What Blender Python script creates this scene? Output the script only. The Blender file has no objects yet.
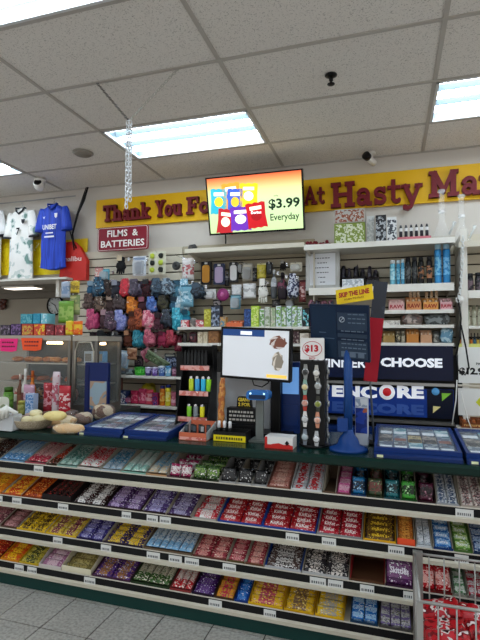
import bpy, math, random
from mathutils import Vector, Matrix, noise
R = random.Random(7)
S = bpy.context.scene
COL = S.collection
F = 475.0
EYE = 1.55
# ---------------------------------------------------------------- camera
vy = Vector((150, -24, -F)).normalized()
vx = Vector((1531, 13, F)); vx = (vx - vy * vx.dot(vy)).normalized()
vz = vx.cross(vy)
ROT = Matrix((vx, vy, vz))            # columns = camera axes expressed in the world
cd = bpy.data.cameras.new('camera'); cam = bpy.data.objects.new('camera', cd); COL.objects.link(cam)
cd.sensor_fit = 'VERTICAL'; cd.sensor_height = 36; cd.lens = F * 36 / 640; cd.clip_start = .05
cam.matrix_world = Matrix.Translation((0, 0, EYE)) @ ROT.to_4x4()
S.camera = cam
# ---------------------------------------------------------------- world and exposure
w = bpy.data.worlds.new('world'); S.world = w; w.use_nodes = True
w.node_tree.nodes['Background'].inputs[0].default_value = (1.0, .98, .96, 1)
w.node_tree.nodes['Background'].inputs[1].default_value = .6
TUBE = 12.0; PANEL = .6
S.view_settings.view_transform = 'Standard'; S.view_settings.look = 'None'
S.view_settings.gamma = 1; S.view_settings.use_curve_mapping = False
S.view_settings.exposure = 0.62
WALL = 4.12; CEIL = 3.13; CT = .985

def ray(px, py): return ROT @ Vector((px - 240, 320 - py, -F))
def P(px, py, Y):
    d = ray(px, py); return Vector((d.x * Y / d.y, Y, EYE + d.z * Y / d.y))
def Zp(px, py, z):
    d = ray(px, py); k = (z - EYE) / d.z; return Vector((d.x * k, d.y * k, z))

# ---------------------------------------------------------------- materials
def lin(h):
    h = h.lstrip('#'); o = []
    for i in (0, 2, 4):
        c = int(h[i:i + 2], 16) / 255; o.append(c / 12.92 if c <= .04045 else ((c + .055) / 1.055) ** 2.4)
    return (*o, 1)
MC = {}
def m(h, rough=.5, metal=0, emit=0, alpha=1, trans=0, spec=None):
    k = ('m', h, rough, metal, emit, alpha, trans)
    if k in MC: return MC[k]
    mt = bpy.data.materials.new('paint'); mt.use_nodes = True; b = mt.node_tree.nodes['Principled BSDF']
    b.inputs['Base Color'].default_value = lin(h); b.inputs['Roughness'].default_value = rough
    b.inputs['Metallic'].default_value = metal; b.inputs['Specular IOR Level'].default_value = .5 if alpha < 1 else .22
    if emit: b.inputs['Emission Color'].default_value = lin(h); b.inputs['Emission Strength'].default_value = emit
    if alpha < 1: b.inputs['Alpha'].default_value = alpha
    if trans: b.inputs['Transmission Weight'].default_value = trans; b.inputs['IOR'].default_value = 1.3
    MC[k] = mt; return mt
def pr(c1, c2, c3=None, sc=45, rough=.35, a=.5, b_=.68, stretch=(1, 1, 1), bump=0):
    """printed film or patterned stuff: patches of two or three colours"""
    c3 = c3 or c2; k = ('p', c1, c2, c3, sc, rough, a, b_, stretch, bump)
    if k in MC: return MC[k]
    mt = bpy.data.materials.new('print'); mt.use_nodes = True; nt = mt.node_tree; b = nt.nodes['Principled BSDF']
    tc = nt.nodes.new('ShaderNodeTexCoord'); mp = nt.nodes.new('ShaderNodeMapping'); mp.inputs['Scale'].default_value = stretch
    nz = nt.nodes.new('ShaderNodeTexNoise'); nz.inputs['Scale'].default_value = sc; nz.inputs['Detail'].default_value = 1.5
    oi = nt.nodes.new('ShaderNodeObjectInfo'); ad = nt.nodes.new('ShaderNodeVectorMath'); ad.operation = 'ADD'
    mu = nt.nodes.new('ShaderNodeMath'); mu.operation = 'MULTIPLY'; mu.inputs[1].default_value = 7
    cr = nt.nodes.new('ShaderNodeValToRGB'); cr.color_ramp.interpolation = 'CONSTANT'
    e = cr.color_ramp.elements; e[0].color = lin(c1); e[0].position = 0; e[1].color = lin(c2); e[1].position = a
    x = e.new(b_); x.color = lin(c3)
    L = nt.links.new
    L(tc.outputs['Object'], mp.inputs[0]); L(mp.outputs[0], ad.inputs[0]); L(oi.outputs['Random'], mu.inputs[0]); L(mu.outputs[0], ad.inputs[1])
    L(ad.outputs[0], nz.inputs['Vector']); L(nz.outputs[0], cr.inputs[0]); L(cr.outputs[0], b.inputs['Base Color'])
    b.inputs['Roughness'].default_value = rough; b.inputs['Specular IOR Level'].default_value = .35
    if bump:
        bp = nt.nodes.new('ShaderNodeBump'); bp.inputs['Strength'].default_value = bump; bp.inputs['Distance'].default_value = .004
        L(nz.outputs[0], bp.inputs['Height']); L(bp.outputs[0], b.inputs['Normal'])
    MC[k] = mt; return mt
def ceil_tile_mat():
    mt = bpy.data.materials.new('mineral_tile'); mt.use_nodes = True; nt = mt.node_tree; b = nt.nodes['Principled BSDF']; L = nt.links.new
    tc = nt.nodes.new('ShaderNodeTexCoord'); n1 = nt.nodes.new('ShaderNodeTexNoise'); n1.inputs['Scale'].default_value = 130; n1.inputs['Detail'].default_value = 3
    n1.inputs['Roughness'].default_value = .7
    cr = nt.nodes.new('ShaderNodeValToRGB'); e = cr.color_ramp.elements
    e[0].position = .34; e[0].color = lin('#a39e97'); e[1].position = .44; e[1].color = lin('#e4dfd8')
    L(tc.outputs['Object'], n1.inputs['Vector']); L(n1.outputs[0], cr.inputs[0]); L(cr.outputs[0], b.inputs['Base Color'])
    b.inputs['Roughness'].default_value = .95
    bp = nt.nodes.new('ShaderNodeBump'); bp.inputs['Strength'].default_value = .5; bp.inputs['Distance'].default_value = .003
    L(n1.outputs[0], bp.inputs['Height']); L(bp.outputs[0], b.inputs['Normal']); return mt
def wall_mat(h, var=.06, sc=3):
    mt = bpy.data.materials.new('wall_paint'); mt.use_nodes = True; nt = mt.node_tree; b = nt.nodes['Principled BSDF']; L = nt.links.new
    tc = nt.nodes.new('ShaderNodeTexCoord'); n1 = nt.nodes.new('ShaderNodeTexNoise'); n1.inputs['Scale'].default_value = sc; n1.inputs['Detail'].default_value = 5
    mx = nt.nodes.new('ShaderNodeMix'); mx.data_type = 'RGBA'; c = lin(h)
    mx.inputs['A'].default_value = c; mx.inputs['B'].default_value = tuple(x * (1 - var * 2) for x in c[:3]) + (1,)
    L(tc.outputs['Object'], n1.inputs['Vector']); L(n1.outputs[0], mx.inputs['Factor']); L(mx.outputs['Result'], b.inputs['Base Color'])
    b.inputs['Roughness'].default_value = .75; return mt
def floor_mat():
    mt = bpy.data.materials.new('floor_tile'); mt.use_nodes = True; nt = mt.node_tree; b = nt.nodes['Principled BSDF']; L = nt.links.new
    tc = nt.nodes.new('ShaderNodeTexCoord'); n1 = nt.nodes.new('ShaderNodeTexNoise'); n1.inputs['Scale'].default_value = 60; n1.inputs['Detail'].default_value = 4
    n2 = nt.nodes.new('ShaderNodeTexNoise'); n2.inputs['Scale'].default_value = 5
    cr = nt.nodes.new('ShaderNodeValToRGB'); e = cr.color_ramp.elements
    e[0].position = .35; e[0].color = lin('#9f9b93'); e[1].position = .6; e[1].color = lin('#c4c0b8')
    mx = nt.nodes.new('ShaderNodeMix'); mx.data_type = 'RGBA'; mx.blend_type = 'MULTIPLY'; mx.inputs['Factor'].default_value = .3
    L(tc.outputs['Object'], n1.inputs['Vector']); L(tc.outputs['Object'], n2.inputs['Vector']); L(n1.outputs[0], cr.inputs[0])
    L(cr.outputs[0], mx.inputs['A']); L(n2.outputs[0], mx.inputs['B']); L(mx.outputs['Result'], b.inputs['Base Color'])
    b.inputs['Roughness'].default_value = .38; return mt
WHITE = m('#d8d4ca', .45); CREAM = m('#cfc8b8', .5); BLACK = m('#08080a', .4); DK = m('#121214', .5); STEEL = m('#9a9a98', .3, .9)
GREEN = m('#123a33', .3); NAVY = m('#10204f', .35); BLUE = m('#173a8f', .35); CARD = m('#8a6844', .7); GLASS = m('#e8f2f0', .05, 0, 0, .05)
WFILM = m('#e6e6e6', .25); CLEAR = m('#f2f6f8', .08, 0, 0, .3); CHROME = m('#c9cacc', .2, 1); WPLAS = m('#e2e0da', .35)

# ---------------------------------------------------------------- mesh builder
class MB:
    def __init__(s): s.v = []; s.f = []; s.mi = []; s.sm = []
    def add(s, vs, fs, mi=0, sm=False, M=None):
        o = len(s.v)
        for p in vs:
            p = Vector(p); s.v.append(M @ p if M else p)
        for i, f in enumerate(fs):
            s.f.append([o + j for j in f]); s.mi.append(mi[i] if isinstance(mi, list) else mi); s.sm.append(sm)
        return s
    def box(s, x0, x1, y0, y1, z0, z1, mi=0, M=None):
        return s.add([(x0, y0, z0), (x1, y0, z0), (x1, y1, z0), (x0, y1, z0), (x0, y0, z1), (x1, y0, z1), (x1, y1, z1), (x0, y1, z1)],
                     [(0, 3, 2, 1), (4, 5, 6, 7), (0, 1, 5, 4), (1, 2, 6, 5), (2, 3, 7, 6), (3, 0, 4, 7)], mi, False, M)
    def rbox(s, x0, x1, y0, y1, z0, z1, r=.01, mi=0, M=None, n=3):
        """box with rounded vertical-plane (x-z) corners"""
        p = []
        for cx, cz, a0 in ((x1 - r, z1 - r, 0), (x0 + r, z1 - r, 90), (x0 + r, z0 + r, 180), (x1 - r, z0 + r, 270)):
            for i in range(n + 1):
                a = math.radians(a0 + 90 * i / n); p.append((cx + r * math.cos(a), cz + r * math.sin(a)))
        return s.prism(p, y0, y1, mi, M)
    def prism(s, poly, y0, y1, mi=0, M=None):
        n = len(poly); A = sum(poly[i][0] * poly[(i + 1) % n][1] - poly[(i + 1) % n][0] * poly[i][1] for i in range(n))
        if A < 0: poly = poly[::-1]
        vs = [(a, y0, b) for a, b in poly] + [(a, y1, b) for a, b in poly]
        fs = [tuple(range(n)), tuple(range(2 * n - 1, n - 1, -1))] + [(i, i + n, (i + 1) % n + n, (i + 1) % n) for i in range(n)]
        return s.add(vs, fs, mi, False, M)
    def tube(s, pts, r, n=8, mi=0, M=None, closed=False):
        pts = [Vector(p) for p in pts]; N = len(pts); vs = []; fs = []; up = Vector((.13, .21, .97)); last = None
        for i, p in enumerate(pts):
            d = (pts[(i + 1) % N] - pts[i - 1]) if closed else (pts[min(i + 1, N - 1)] - pts[max(i - 1, 0)])
            d.normalize(); a = last if last else d.cross(up)
            a = (a - d * a.dot(d))
            if a.length < 1e-5: a = d.cross(Vector((1, 0, 0)))
            a.normalize(); last = a; b = d.cross(a); rr = r[i] if isinstance(r, (list, tuple)) else r
            for k in range(n):
                t = 2 * math.pi * k / n; vs.append(p + a * rr * math.cos(t) + b * rr * math.sin(t))
        for i in range(N if closed else N - 1):
            j = (i + 1) % N
            for k in range(n): fs.append((i * n + k, i * n + (k + 1) % n, j * n + (k + 1) % n, j * n + k))
        if not closed: fs += [tuple(range(n - 1, -1, -1)), tuple((N - 1) * n + k for k in range(n))]
        return s.add(vs, fs, mi, True, M)
    def lathe(s, prof, n=16, mi=0, M=None, sm=True, cap=True):
        """prof: (radius, z[, material])"""
        vs = []; fs = []; ms = []
        for q in prof:
            for k in range(n):
                t = 2 * math.pi * k / n; vs.append((q[0] * math.cos(t), q[0] * math.sin(t), q[1]))
        for i in range(len(prof) - 1):
            for k in range(n):
                fs.append((i * n + k, i * n + (k + 1) % n, (i + 1) * n + (k + 1) % n, (i + 1) * n + k)); ms.append(prof[i][2] if len(prof[i]) > 2 else mi)
        if cap: fs += [tuple(range(n - 1, -1, -1)), tuple((len(prof) - 1) * n + k for k in range(n))]; ms += [ms[0], ms[-1]]
        return s.add(vs, fs, ms, sm, M)
    def blob(s, w, d, h, seed=0, amp=.12, e=.75, mi=0, M=None, nu=14, nv=9):
        vs = []; fs = []
        def sp(c, p): return math.copysign(abs(c) ** p, c)
        for j in range(nv + 1):
            ph = -math.pi / 2 + math.pi * j / nv
            for i in range(nu):
                th = 2 * math.pi * i / nu
                p = Vector((sp(math.cos(ph), e) * sp(math.cos(th), e), sp(math.cos(ph), e) * sp(math.sin(th), e), sp(math.sin(ph), e)))
                q = 1 + amp * noise.noise(p * 1.8 + Vector((seed * 3.1, seed, 0)))
                vs.append((p.x * w / 2 * q, p.y * d / 2 * q, p.z * h / 2 * q))
        for j in range(nv):
            for i in range(nu): fs.append((j * nu + i, j * nu + (i + 1) % nu, (j + 1) * nu + (i + 1) % nu, (j + 1) * nu + i))
        return s.add(vs, fs, mi, True, M)
    def pillow(s, w, h, t, M=None, mi=0, mb=None, band=.5, nu=12, nv=6, crimp=.07, seed=0, wr=.0):
        """sealed film pack lying in x-y, long axis x; crimped ends"""
        vs = []; fs = []; ms = []
        for side in (1, -1):
            for i in range(nu + 1):
                u = -1 + 2 * i / nu
                for j in range(nv + 1):
                    v = -1 + 2 * j / nv
                    if i in (0, nu): z = 0
                    else: z = t / 2 * (1 - abs(v) ** 3) ** .5 * min(1, (1 - abs(u)) / (crimp * 2.5)) ** .5
                    if wr: z *= 1 + wr * noise.noise(Vector((u * 3 + seed, v * 3, side)))
                    vs.append((u * w / 2, v * h / 2, side * z + (.001 * side)))
        N = (nu + 1) * (nv + 1)
        for sd in (0, 1):
            for i in range(nu):
                for j in range(nv):
                    a = sd * N + i * (nv + 1) + j; q = (a, a + nv + 1, a + nv + 2, a + 1)
                    fs.append(q if sd == 0 else q[::-1]); ms.append(mb if (mb is not None and abs(-1 + 2 * (i + .5) / nu) < band) else mi)
        for i in range(nu):
            a = i * (nv + 1); fs.append((a, a + N, a + nv + 1 + N, a + nv + 1)); ms.append(mi)
            a += nv; fs.append((a, a + nv + 1, a + nv + 1 + N, a + N)); ms.append(mi)
        for j in range(nv):
            fs.append((j, j + 1, j + 1 + N, j + N)); ms.append(mi)
            a = nu * (nv + 1) + j; fs.append((a, a + N, a + 1 + N, a + 1)); ms.append(mi)
        return s.add(vs, fs, ms, True, M)
    def mesh(s, mats):
        me = bpy.data.meshes.new('mesh'); me.from_pydata([tuple(p) for p in s.v], [], s.f)
        for x in (mats if isinstance(mats, (list, tuple)) else [mats]): me.materials.append(x)
        me.polygons.foreach_set('material_index', s.mi); me.polygons.foreach_set('use_smooth', s.sm); me.update(); return me
    def build(s, name, mats, parent=None):
        o = bpy.data.objects.new(name, s.mesh(mats)); COL.objects.link(o)
        if parent: o.parent = parent
        return o
def tag(o, label, cat=None, group=None):
    o['label'] = label
    if cat: o['category'] = cat
    if group: o['group'] = group
    return o
def empty(name, label, cat, loc=(0, 0, 0), rz=0, group=None, rot=None):
    o = bpy.data.objects.new(name, None); COL.objects.link(o); o.location = loc; o.rotation_euler = rot or (0, 0, rz); o.empty_display_size = .05
    return tag(o, label, cat, group)
def struct(o): o['kind'] = 'structure'; return o
def kids(o): return [c for c in COL.objects if c.parent is o]
T = Matrix.Translation
def Rx(a): return Matrix.Rotation(math.radians(a), 4, 'X')
def Ry(a): return Matrix.Rotation(math.radians(a), 4, 'Y')
def Rz(a): return Matrix.Rotation(math.radians(a), 4, 'Z')
TC = {}
def text_geo(s, off=0):
    if (s, off) in TC: return TC[(s, off)]
    cu = bpy.data.curves.new('t', 'FONT'); cu.body = s; cu.size = 1; cu.resolution_u = 2; cu.extrude = 0; cu.offset = off
    o = bpy.data.objects.new('t', cu); COL.objects.link(o); dg = bpy.context.evaluated_depsgraph_get()
    me = bpy.data.meshes.new_from_object(o.evaluated_get(dg)); vs = [tuple(v.co) for v in me.vertices]; fs = [tuple(p.vertices) for p in me.polygons]
    bpy.data.objects.remove(o); bpy.data.meshes.remove(me); bpy.data.curves.remove(cu)
    xs = [v[0] for v in vs]; ys = [v[1] for v in vs]; a, b, c, d = min(xs), max(xs), min(ys), max(ys)
    vs = [((v[0] - a) / (b - a) - .5, (v[1] - c) / (d - c) - .5) for v in vs]
    TC[(s, off)] = (vs, fs); return TC[(s, off)]
def quad_matrix2(tl, tr, bl):
    """as quad_matrix, but keeps the slant of the side edge"""
    x = (tr - tl); z = (tl - bl); wd = x.length; ht = z.length; z.normalize(); x = x - z * x.dot(z); x.normalize(); y = z.cross(x); c = (tr + bl) / 2
    return Matrix(((x.x, y.x, z.x, c.x), (x.y, y.y, z.y, c.y), (x.z, y.z, z.z, c.z), (0, 0, 0, 1))), wd, ht
def text(mb, s, w, h, M, mi=0, off=0, flat=False, depth=.0):
    """fit a word into w x h, standing in the x-z plane facing -y (flat: lying in x-y facing up)"""
    vs, fs = text_geo(s, off)
    if flat: mb.add([(x * w, y * h, 0) for x, y in vs], fs, mi, False, M)
    else:
        mb.add([(x * w, 0, y * h) for x, y in vs], fs, mi, False, M)
    return mb
def quad_matrix(tl, tr, bl):
    """a frame centred on the parallelogram, x along the top, z up its side; returns matrix, width, height"""
    x = (tr - tl); z = (tl - bl); wd = x.length; x.normalize(); z = z - x * z.dot(x); ht = z.length; z.normalize(); y = z.cross(x)
    c = (tr + bl) / 2
    return Matrix(((x.x, y.x, z.x, c.x), (x.y, y.y, z.y, c.y), (x.z, y.z, z.z, c.z), (0, 0, 0, 1))), wd, ht

# ================================================================ THE ROOM
XL, XR, YB, YF = -7.0, 4.0, -4.0, 5.2
fl = MB(); fl.box(XL, XR, YB, YF, -.06, -.004, 1)
x = -2.12 - .295 * 16
while x < XR:
    y = 2.21 - .295 * 20
    while y < YF:
        fl.box(x + .0035, x + .2915, y + .0035, y + .2915, -.004, 0, 0); y += .295
    x += .295
struct(fl.build('floor', [floor_mat(), m('#1c1a18', .9)]))
# ceiling: T-bar grid with mineral tiles; lights sit in open cells
LIGHTS = []
for cx in (-4.41, -2.07, .27, 2.61):
    for cy in (3.005, 1.28, -.445, -2.17): LIGHTS.append((cx, cy))
cl = MB(); gx = [-2.07 + 1.17 * i for i in range(-4, 6)]; gy = [3.005 + .575 * i for i in range(-12, 3)]
def lit(x, y): return any(abs(x - a) < .05 and abs(y - b) < .05 for a, b in LIGHTS)
for x in gx:
    for y in gy:
        if lit(x, y): continue
        y1 = min(y + .575, WALL + .0)
        if y >= WALL: continue
        cl.box(x, x + 1.17, y, y1, CEIL + .004, CEIL + .02)
struct(cl.build('ceiling', ceil_tile_mat()))
gr = MB()
for x in gx + [gx[-1] + 1.17]: gr.box(x - .012, x + .012, gy[0], WALL, CEIL - .001, CEIL + .003)
for y in gy:
    if y < WALL: gr.box(gx[0], gx[-1] + 1.17, y - .012, y + .012, CEIL - .002, CEIL + .003)
gr.box(gx[0], gx[-1] + 1.17, WALL - .02, WALL, CEIL - .004, CEIL + .003)
struct(gr.build('trim_1', m('#b4aea6', .5)))
# back wall: solid above 2.15 and beside the opening of the side nook
OPX = -3.04; OPZ = 2.17
wm = wall_mat('#cdc6bc')
wl = MB(); wl.box(XL, OPX, WALL, WALL + .1, OPZ, CEIL); wl.box(OPX, XR, WALL, WALL + .1, 0, CEIL)
struct(wl.build('wall_back', wm))
nk = MB(); nk.box(XL, OPX + .1, 5.0, 5.1, 0, OPZ + .1); nk.box(OPX, OPX + .1, WALL + .1, 5.0, 0, OPZ + .1)
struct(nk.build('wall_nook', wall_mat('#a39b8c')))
nc = MB(); nc.box(XL, OPX, WALL + .1, 5.0, OPZ + .0, OPZ + .03); struct(nc.build('ceiling_nook', m('#8d877d', .8)))
nb = MB(); nb.box(XL, OPX + .0, 4.9, 5.0, OPZ - .07, OPZ); struct(nb.build('trim_2', m('#7b756b', .8)))

# ceiling lights
def troffer(x, y, label):
    t = empty('ceiling_light', label, 'ceiling light', (x, y, CEIL), group='recessed fluorescent ceiling lights')
    a = MB(); w_, d_ = 1.17, .575
    for b in ((0.012, w_ - .012, .012, .03), (.012, w_ - .012, d_ - .03, d_ - .012)): a.box(b[0], b[1], b[2], b[3], -.004, .012)
    for b in ((.012, .03), (w_ - .03, w_ - .012)): a.box(b[0], b[1], .012, d_ - .012, -.004, .012)
    a.build('frame', m('#d5d7d8', .4), t)
    h = MB(); h.box(.01, w_ - .01, .01, d_ - .01, .09, .10)
    h.box(.01, .02, .01, d_ - .01, .0, .09); h.box(w_ - .02, w_ - .01, .01, d_ - .01, .0, .09); h.box(.02, w_ - .02, .01, .02, 0, .09); h.box(.02, w_ - .02, d_ - .02, d_ - .01, 0, .09)
    for k in (1, 2): h.prism([(-.035, .09), (.035, .09), (0, .03)], .03, w_ - .03, 0, T((0, d_ * k / 3, 0)) @ Rz(-90))
    h.build('reflector', m('#7c8c94', .4), t)
    for k in range(3):
        b = MB(); yy = d_ * (k + .5) / 3
        b.tube([(.03, yy, .055), (w_ - .03, yy, .055)], .024, 8)
        b.build('fluorescent_tube', m('#e6f4ff', .5, 0, TUBE), t)
where = {(-2.07, 3.005): 'white recessed fluorescent ceiling light beside the hanging chain, above the television',
         (.27, 3.005): 'white recessed fluorescent ceiling light at the picture edge above the small glass beakers',
         (-4.41, 3.005): 'white recessed fluorescent ceiling light above the hanging football shirts',
         (-2.07, 1.28): 'white recessed fluorescent ceiling light nearest the viewer, over the candy counter'}
for (x, y) in LIGHTS: troffer(x, y, where.get((x, y), 'white recessed fluorescent ceiling light out over the shop floor'))
nl = empty('ceiling_light', 'small bright ceiling light inside the nook behind the counter', 'ceiling light', (-3.95, 4.36, OPZ))
a = MB(); a.box(-.22, .22, -.09, .09, -.02, 0); a.build('frame', WHITE, nl)
a = MB(); a.box(-.20, .20, -.07, .07, -.026, -.0205); a.build('diffuser', m('#fff6e8', .5, 0, 1.6), nl)

# ceiling speaker, sprinkler, cameras
c = Zp(83, 153, CEIL); t = empty('ceiling_speaker', 'round white speaker grille flush in the ceiling tile', 'speaker', c)
a = MB(); a.lathe([(.085, -.004), (.085, .002), (.07, -.012), (.01, -.012)], 24); a.build('ring', m('#a29c92', .5), t)
a = MB(); a.lathe([(.068, -.013), (.066, -.016), (.001, -.018)], 24); a.build('grille', m('#8b857b', .8), t)
c = Zp(331, 75, CEIL); t = empty('sprinkler_head', 'black sprinkler head poking down from the ceiling tile', 'sprinkler', c)
a = MB(); a.lathe([(.035, 0), (.036, -.004), (.02, -.01), (.004, -.01)], 20); a.build('escutcheon', BLACK, t)
a = MB(); a.lathe([(.012, -.008), (.012, -.035), (.006, -.04), (.006, -.052), (.022, -.054), (.022, -.057), (.001, -.058)], 14); a.build('nozzle', DK, t)
def camera_dome(px, py, Y, label, sc=1):
    top = P(px, py, Y); t = empty('security_camera', label, 'security camera', (top.x, Y, CEIL))
    a = MB(); a.lathe([(.055 * sc, 0), (.058 * sc, -.02), (.045 * sc, -.035), (.01, -.036)], 20); a.build('mount', WPLAS, t)
    M = T((0, -.01, -.075 * sc)) @ Rz(20) @ Rx(62)
    a = MB(); a.lathe([(.001, -.05 * sc), (.035 * sc, -.045 * sc), (.048 * sc, -.02 * sc), (.05 * sc, .01), (.046 * sc, .045 * sc), (.04 * sc, .05 * sc)], 20, 0, M); a.build('housing', WPLAS, t)
    a = MB(); a.lathe([(.038 * sc, .0502 * sc), (.034 * sc, .057 * sc), (.012 * sc, .058 * sc), (.001, .0585 * sc)], 20, 0, M); a.build('lens', BLACK, t)
camera_dome(40, 182, 3.75, 'white ball security camera on the ceiling above the football shirts', .95)
t = empty('security_camera', 'white bullet security camera with black lens above the store name banner', 'security camera', (P(371, 160, 4.0).x, 4.0, CEIL))
a = MB(); a.lathe([(.04, 0), (.04, -.012), (.012, -.014), (.012, -.05), (.001, -.052)], 16); a.build('mount', WPLAS, t)
M = T((0, 0, -.065)) @ Rz(-30) @ Rx(75)
a = MB(); a.lathe([(.001, -.05), (.026, -.048), (.028, .03), (.024, .05)], 16, 0, M); a.build('housing', WPLAS, t)
a = MB(); a.lathe([(.032, .045), (.034, .085), (.028, .09), (.001, .091)], 16, 0, M); a.build('lens', BLACK, t)

# chains
def chain_mesh(pts, link, r):
    a = MB(); pts = [Vector(p) for p in pts]; segs = []
    L = sum((pts[i + 1] - pts[i]).length for i in range(len(pts) - 1)); n = max(2, int(L / (link * .72)))
    for k in range(n):
        d = (k + .5) * L / n
        for i in range(len(pts) - 1):
            sl = (pts[i + 1] - pts[i]).length
            if d <= sl or i == len(pts) - 2: c = pts[i].lerp(pts[i + 1], min(1, d / sl)); dr = (pts[i + 1] - pts[i]).normalized(); break
            d -= sl
        q = dr.to_track_quat('Z', 'Y').to_matrix().to_4x4(); M = T(c) @ q @ Rz(90 * (k % 2) + 20)
        ring = [(math.cos(t) * link * .3, 0, math.sin(t) * link * .5) for t in [2 * math.pi * j / 10 for j in range(10)]]
        a.tube(ring, r, 5, 0, M, True)
    return a
vj = P(129, 121, 2.43); ve = P(128, 203, 2.43)
tag(chain_mesh([P(96, 82, 2.43), vj], .022, .0022).build('chain', m('#6f6b66', .4, .6)), 'thin dark steel chain running slantwise from the ceiling grid down to the white chain', 'chain')
tag(chain_mesh([P(179, 68, 2.43), vj], .022, .0022).build('chain', m('#b9b6ae', .4, .6)), 'thin pale steel chain slanting away from a brass ceiling hook to the white chain', 'chain')
for dx, lb in ((-.008, 'white plastic link chain dangling from the steel chains, nearer the slanted dark chain'), (.009, 'white plastic link chain dangling beside its twin under the pale steel chain')):
    tag(chain_mesh([vj + Vector((dx, 0, 0)), ve + Vector((dx * 1.4, 0, .01 if dx > 0 else -.03))], .034, .0034).build('chain', m('#d9dbdc', .35)), lb, 'chain')

# ================================================================ BACK WALL FIXTURES
# slatwall panels: cream boards with dark grooves
def slatwall(x0, x1, z0, z1, col='#cfc7b4', Y=WALL):
    a = MB(); z = z1
    a.box(x0, x1, Y - .012, Y - .0, z0, z1, 1)
    while z - .008 > z0:
        zb = max(z0, z - .076); a.box(x0, x1, Y - .028, Y - .012, zb + .006, z, 0); z -= .082
    return a.build('wall_panel', [m(col, .55), m('#3b352c', .8)])
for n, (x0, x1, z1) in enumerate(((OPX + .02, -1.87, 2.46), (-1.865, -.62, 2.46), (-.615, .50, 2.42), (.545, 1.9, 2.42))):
    o = slatwall(x0, x1, .2, z1, ('#cfc7b4', '#a79e88', '#b9b09c', '#c9c1ae')[n]); o.name = 'wall_slats'; struct(o)  # second panel is darker: shadow of its hanging goods put into the colour
# uprights
for x in (.522,):
    a = MB(); a.box(x - .02, x + .02, 3.80, WALL - .001, .5, 2.36)
    a.box(x - .022, x + .022, 3.785, 3.80, .45, 2.40)
    tag(a.build('shelf_upright', WHITE), 'white vertical shelf divider beside the tall blue cans', 'upright')
a = MB(); a.box(-.60, -.59, 3.9, WALL - .029, 1.2, 2.36); tag(a.build('shelf_upright', CREAM), 'cream shelf divider hidden behind the framed notice', 'upright')

def shelf(px0, px1, py, Yf, lab, th=.022, Yb=WALL - .029, lip=.03, py_at=None, mat=None, x0=None, x1=None):
    """py: the pixel row of the shelf's top front edge"""
    A = P(px0, py, Yf); B = P(px1, py_at or py, Yf); z = (A.z + B.z) / 2 if py_at else A.z
    x0 = A.x if x0 is None else x0; x1 = B.x if x1 is None else x1
    t = empty('wall_shelf', lab, 'shelf', ((x0 + x1) / 2, Yf, z)); w_ = (x1 - x0) / 2
    a = MB(); a.box(-w_, w_, .004, Yb - Yf, -th, 0); a.build('board', mat or WHITE, t)
    a = MB(); a.box(-w_, w_, -.006, .004, -lip, .002); a.build('price_rail', mat or m('#e4e1d8', .4), t)
    for s_ in (-1, 1):
        a = MB(); a.prism([(0.004, -th), (Yb - Yf - .002, -th), (Yb - Yf - .002, -th - .05)], -.004, .004, 0, T((s_ * (w_ - .02), 0, 0)) @ Matrix(((0, 1, 0, 0), (1, 0, 0, 0), (0, 0, 1, 0), (0, 0, 0, 1))))
        a.build('bracket', mat or CREAM, t)
    return z, x0, x1
# top canopies
canopyL = shelf(185, 304, 249, 3.78, 'cream top shelf running under the television', .03, lip=.035, py_at=243, mat=CREAM)
canopyR = shelf(304, 455, 244.5, 3.76, 'white top shelf carrying packaged displays beneath the store name banner', .03, lip=.04, py_at=238)
canopyF = shelf(458.5, 560, 242, 3.76, 'white top shelf at the photo edge under the second glass beaker', .03, lip=.04, mat=CREAM)
mid = shelf(178, 312, 327, 3.80, 'white shelf of small packs just above the cash register screen', .02, lip=.02, py_at=327)
lowA = shelf(107, 181, 377, 3.80, 'white shelf below the hanging gloves, holding small stacked tubs', .02, lip=.02, py_at=375)
lowB = shelf(104, 181, 404, 3.80, 'white lowest visible shelf with pink candy packs', .02, lip=.02, py_at=407)
canS = shelf(380, 454, 284.5, 3.80, 'thick white shelf carrying the spray cans', .03, lip=.055, py_at=283.5)
box1 = shelf(380, 454, 312, 3.80, 'white shelf holding the four orange and pink rolling paper boxes', .018, lip=.025, py_at=308)
box2 = shelf(380, 454, 326, 3.80, 'white shelf with wrapped clear packs under the rolling paper boxes', .018, lip=.022, py_at=324)
box3 = shelf(380, 454, 343, 3.80, 'white shelf with small brown boxes above the navy lottery sign', .018, lip=.022, py_at=343)
sun = shelf(309, 380, 290, 3.80, 'white shelf behind the yellow sign holding sunglasses', .03, lip=.055, py_at=285, x1=canS[1] - .002)
dark = shelf(309, 380, 327, 3.80, 'dark shelf behind the tilted lottery board', .018, lip=.02, x1=canS[1] - .002)
f1 = shelf(459, 560, 291, 3.80, 'white shelf carrying dark jars at the photo edge', .03, lip=.055, x0=.548)
f2 = shelf(459, 560, 326, 3.80, 'dark edged shelf with clear goods at the photo edge', .018, lip=.02, x0=.548)
f3 = shelf(459, 560, 345, 3.80, 'shelf of small dark bottles above the white price card', .018, lip=.02, x0=.548)

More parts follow.
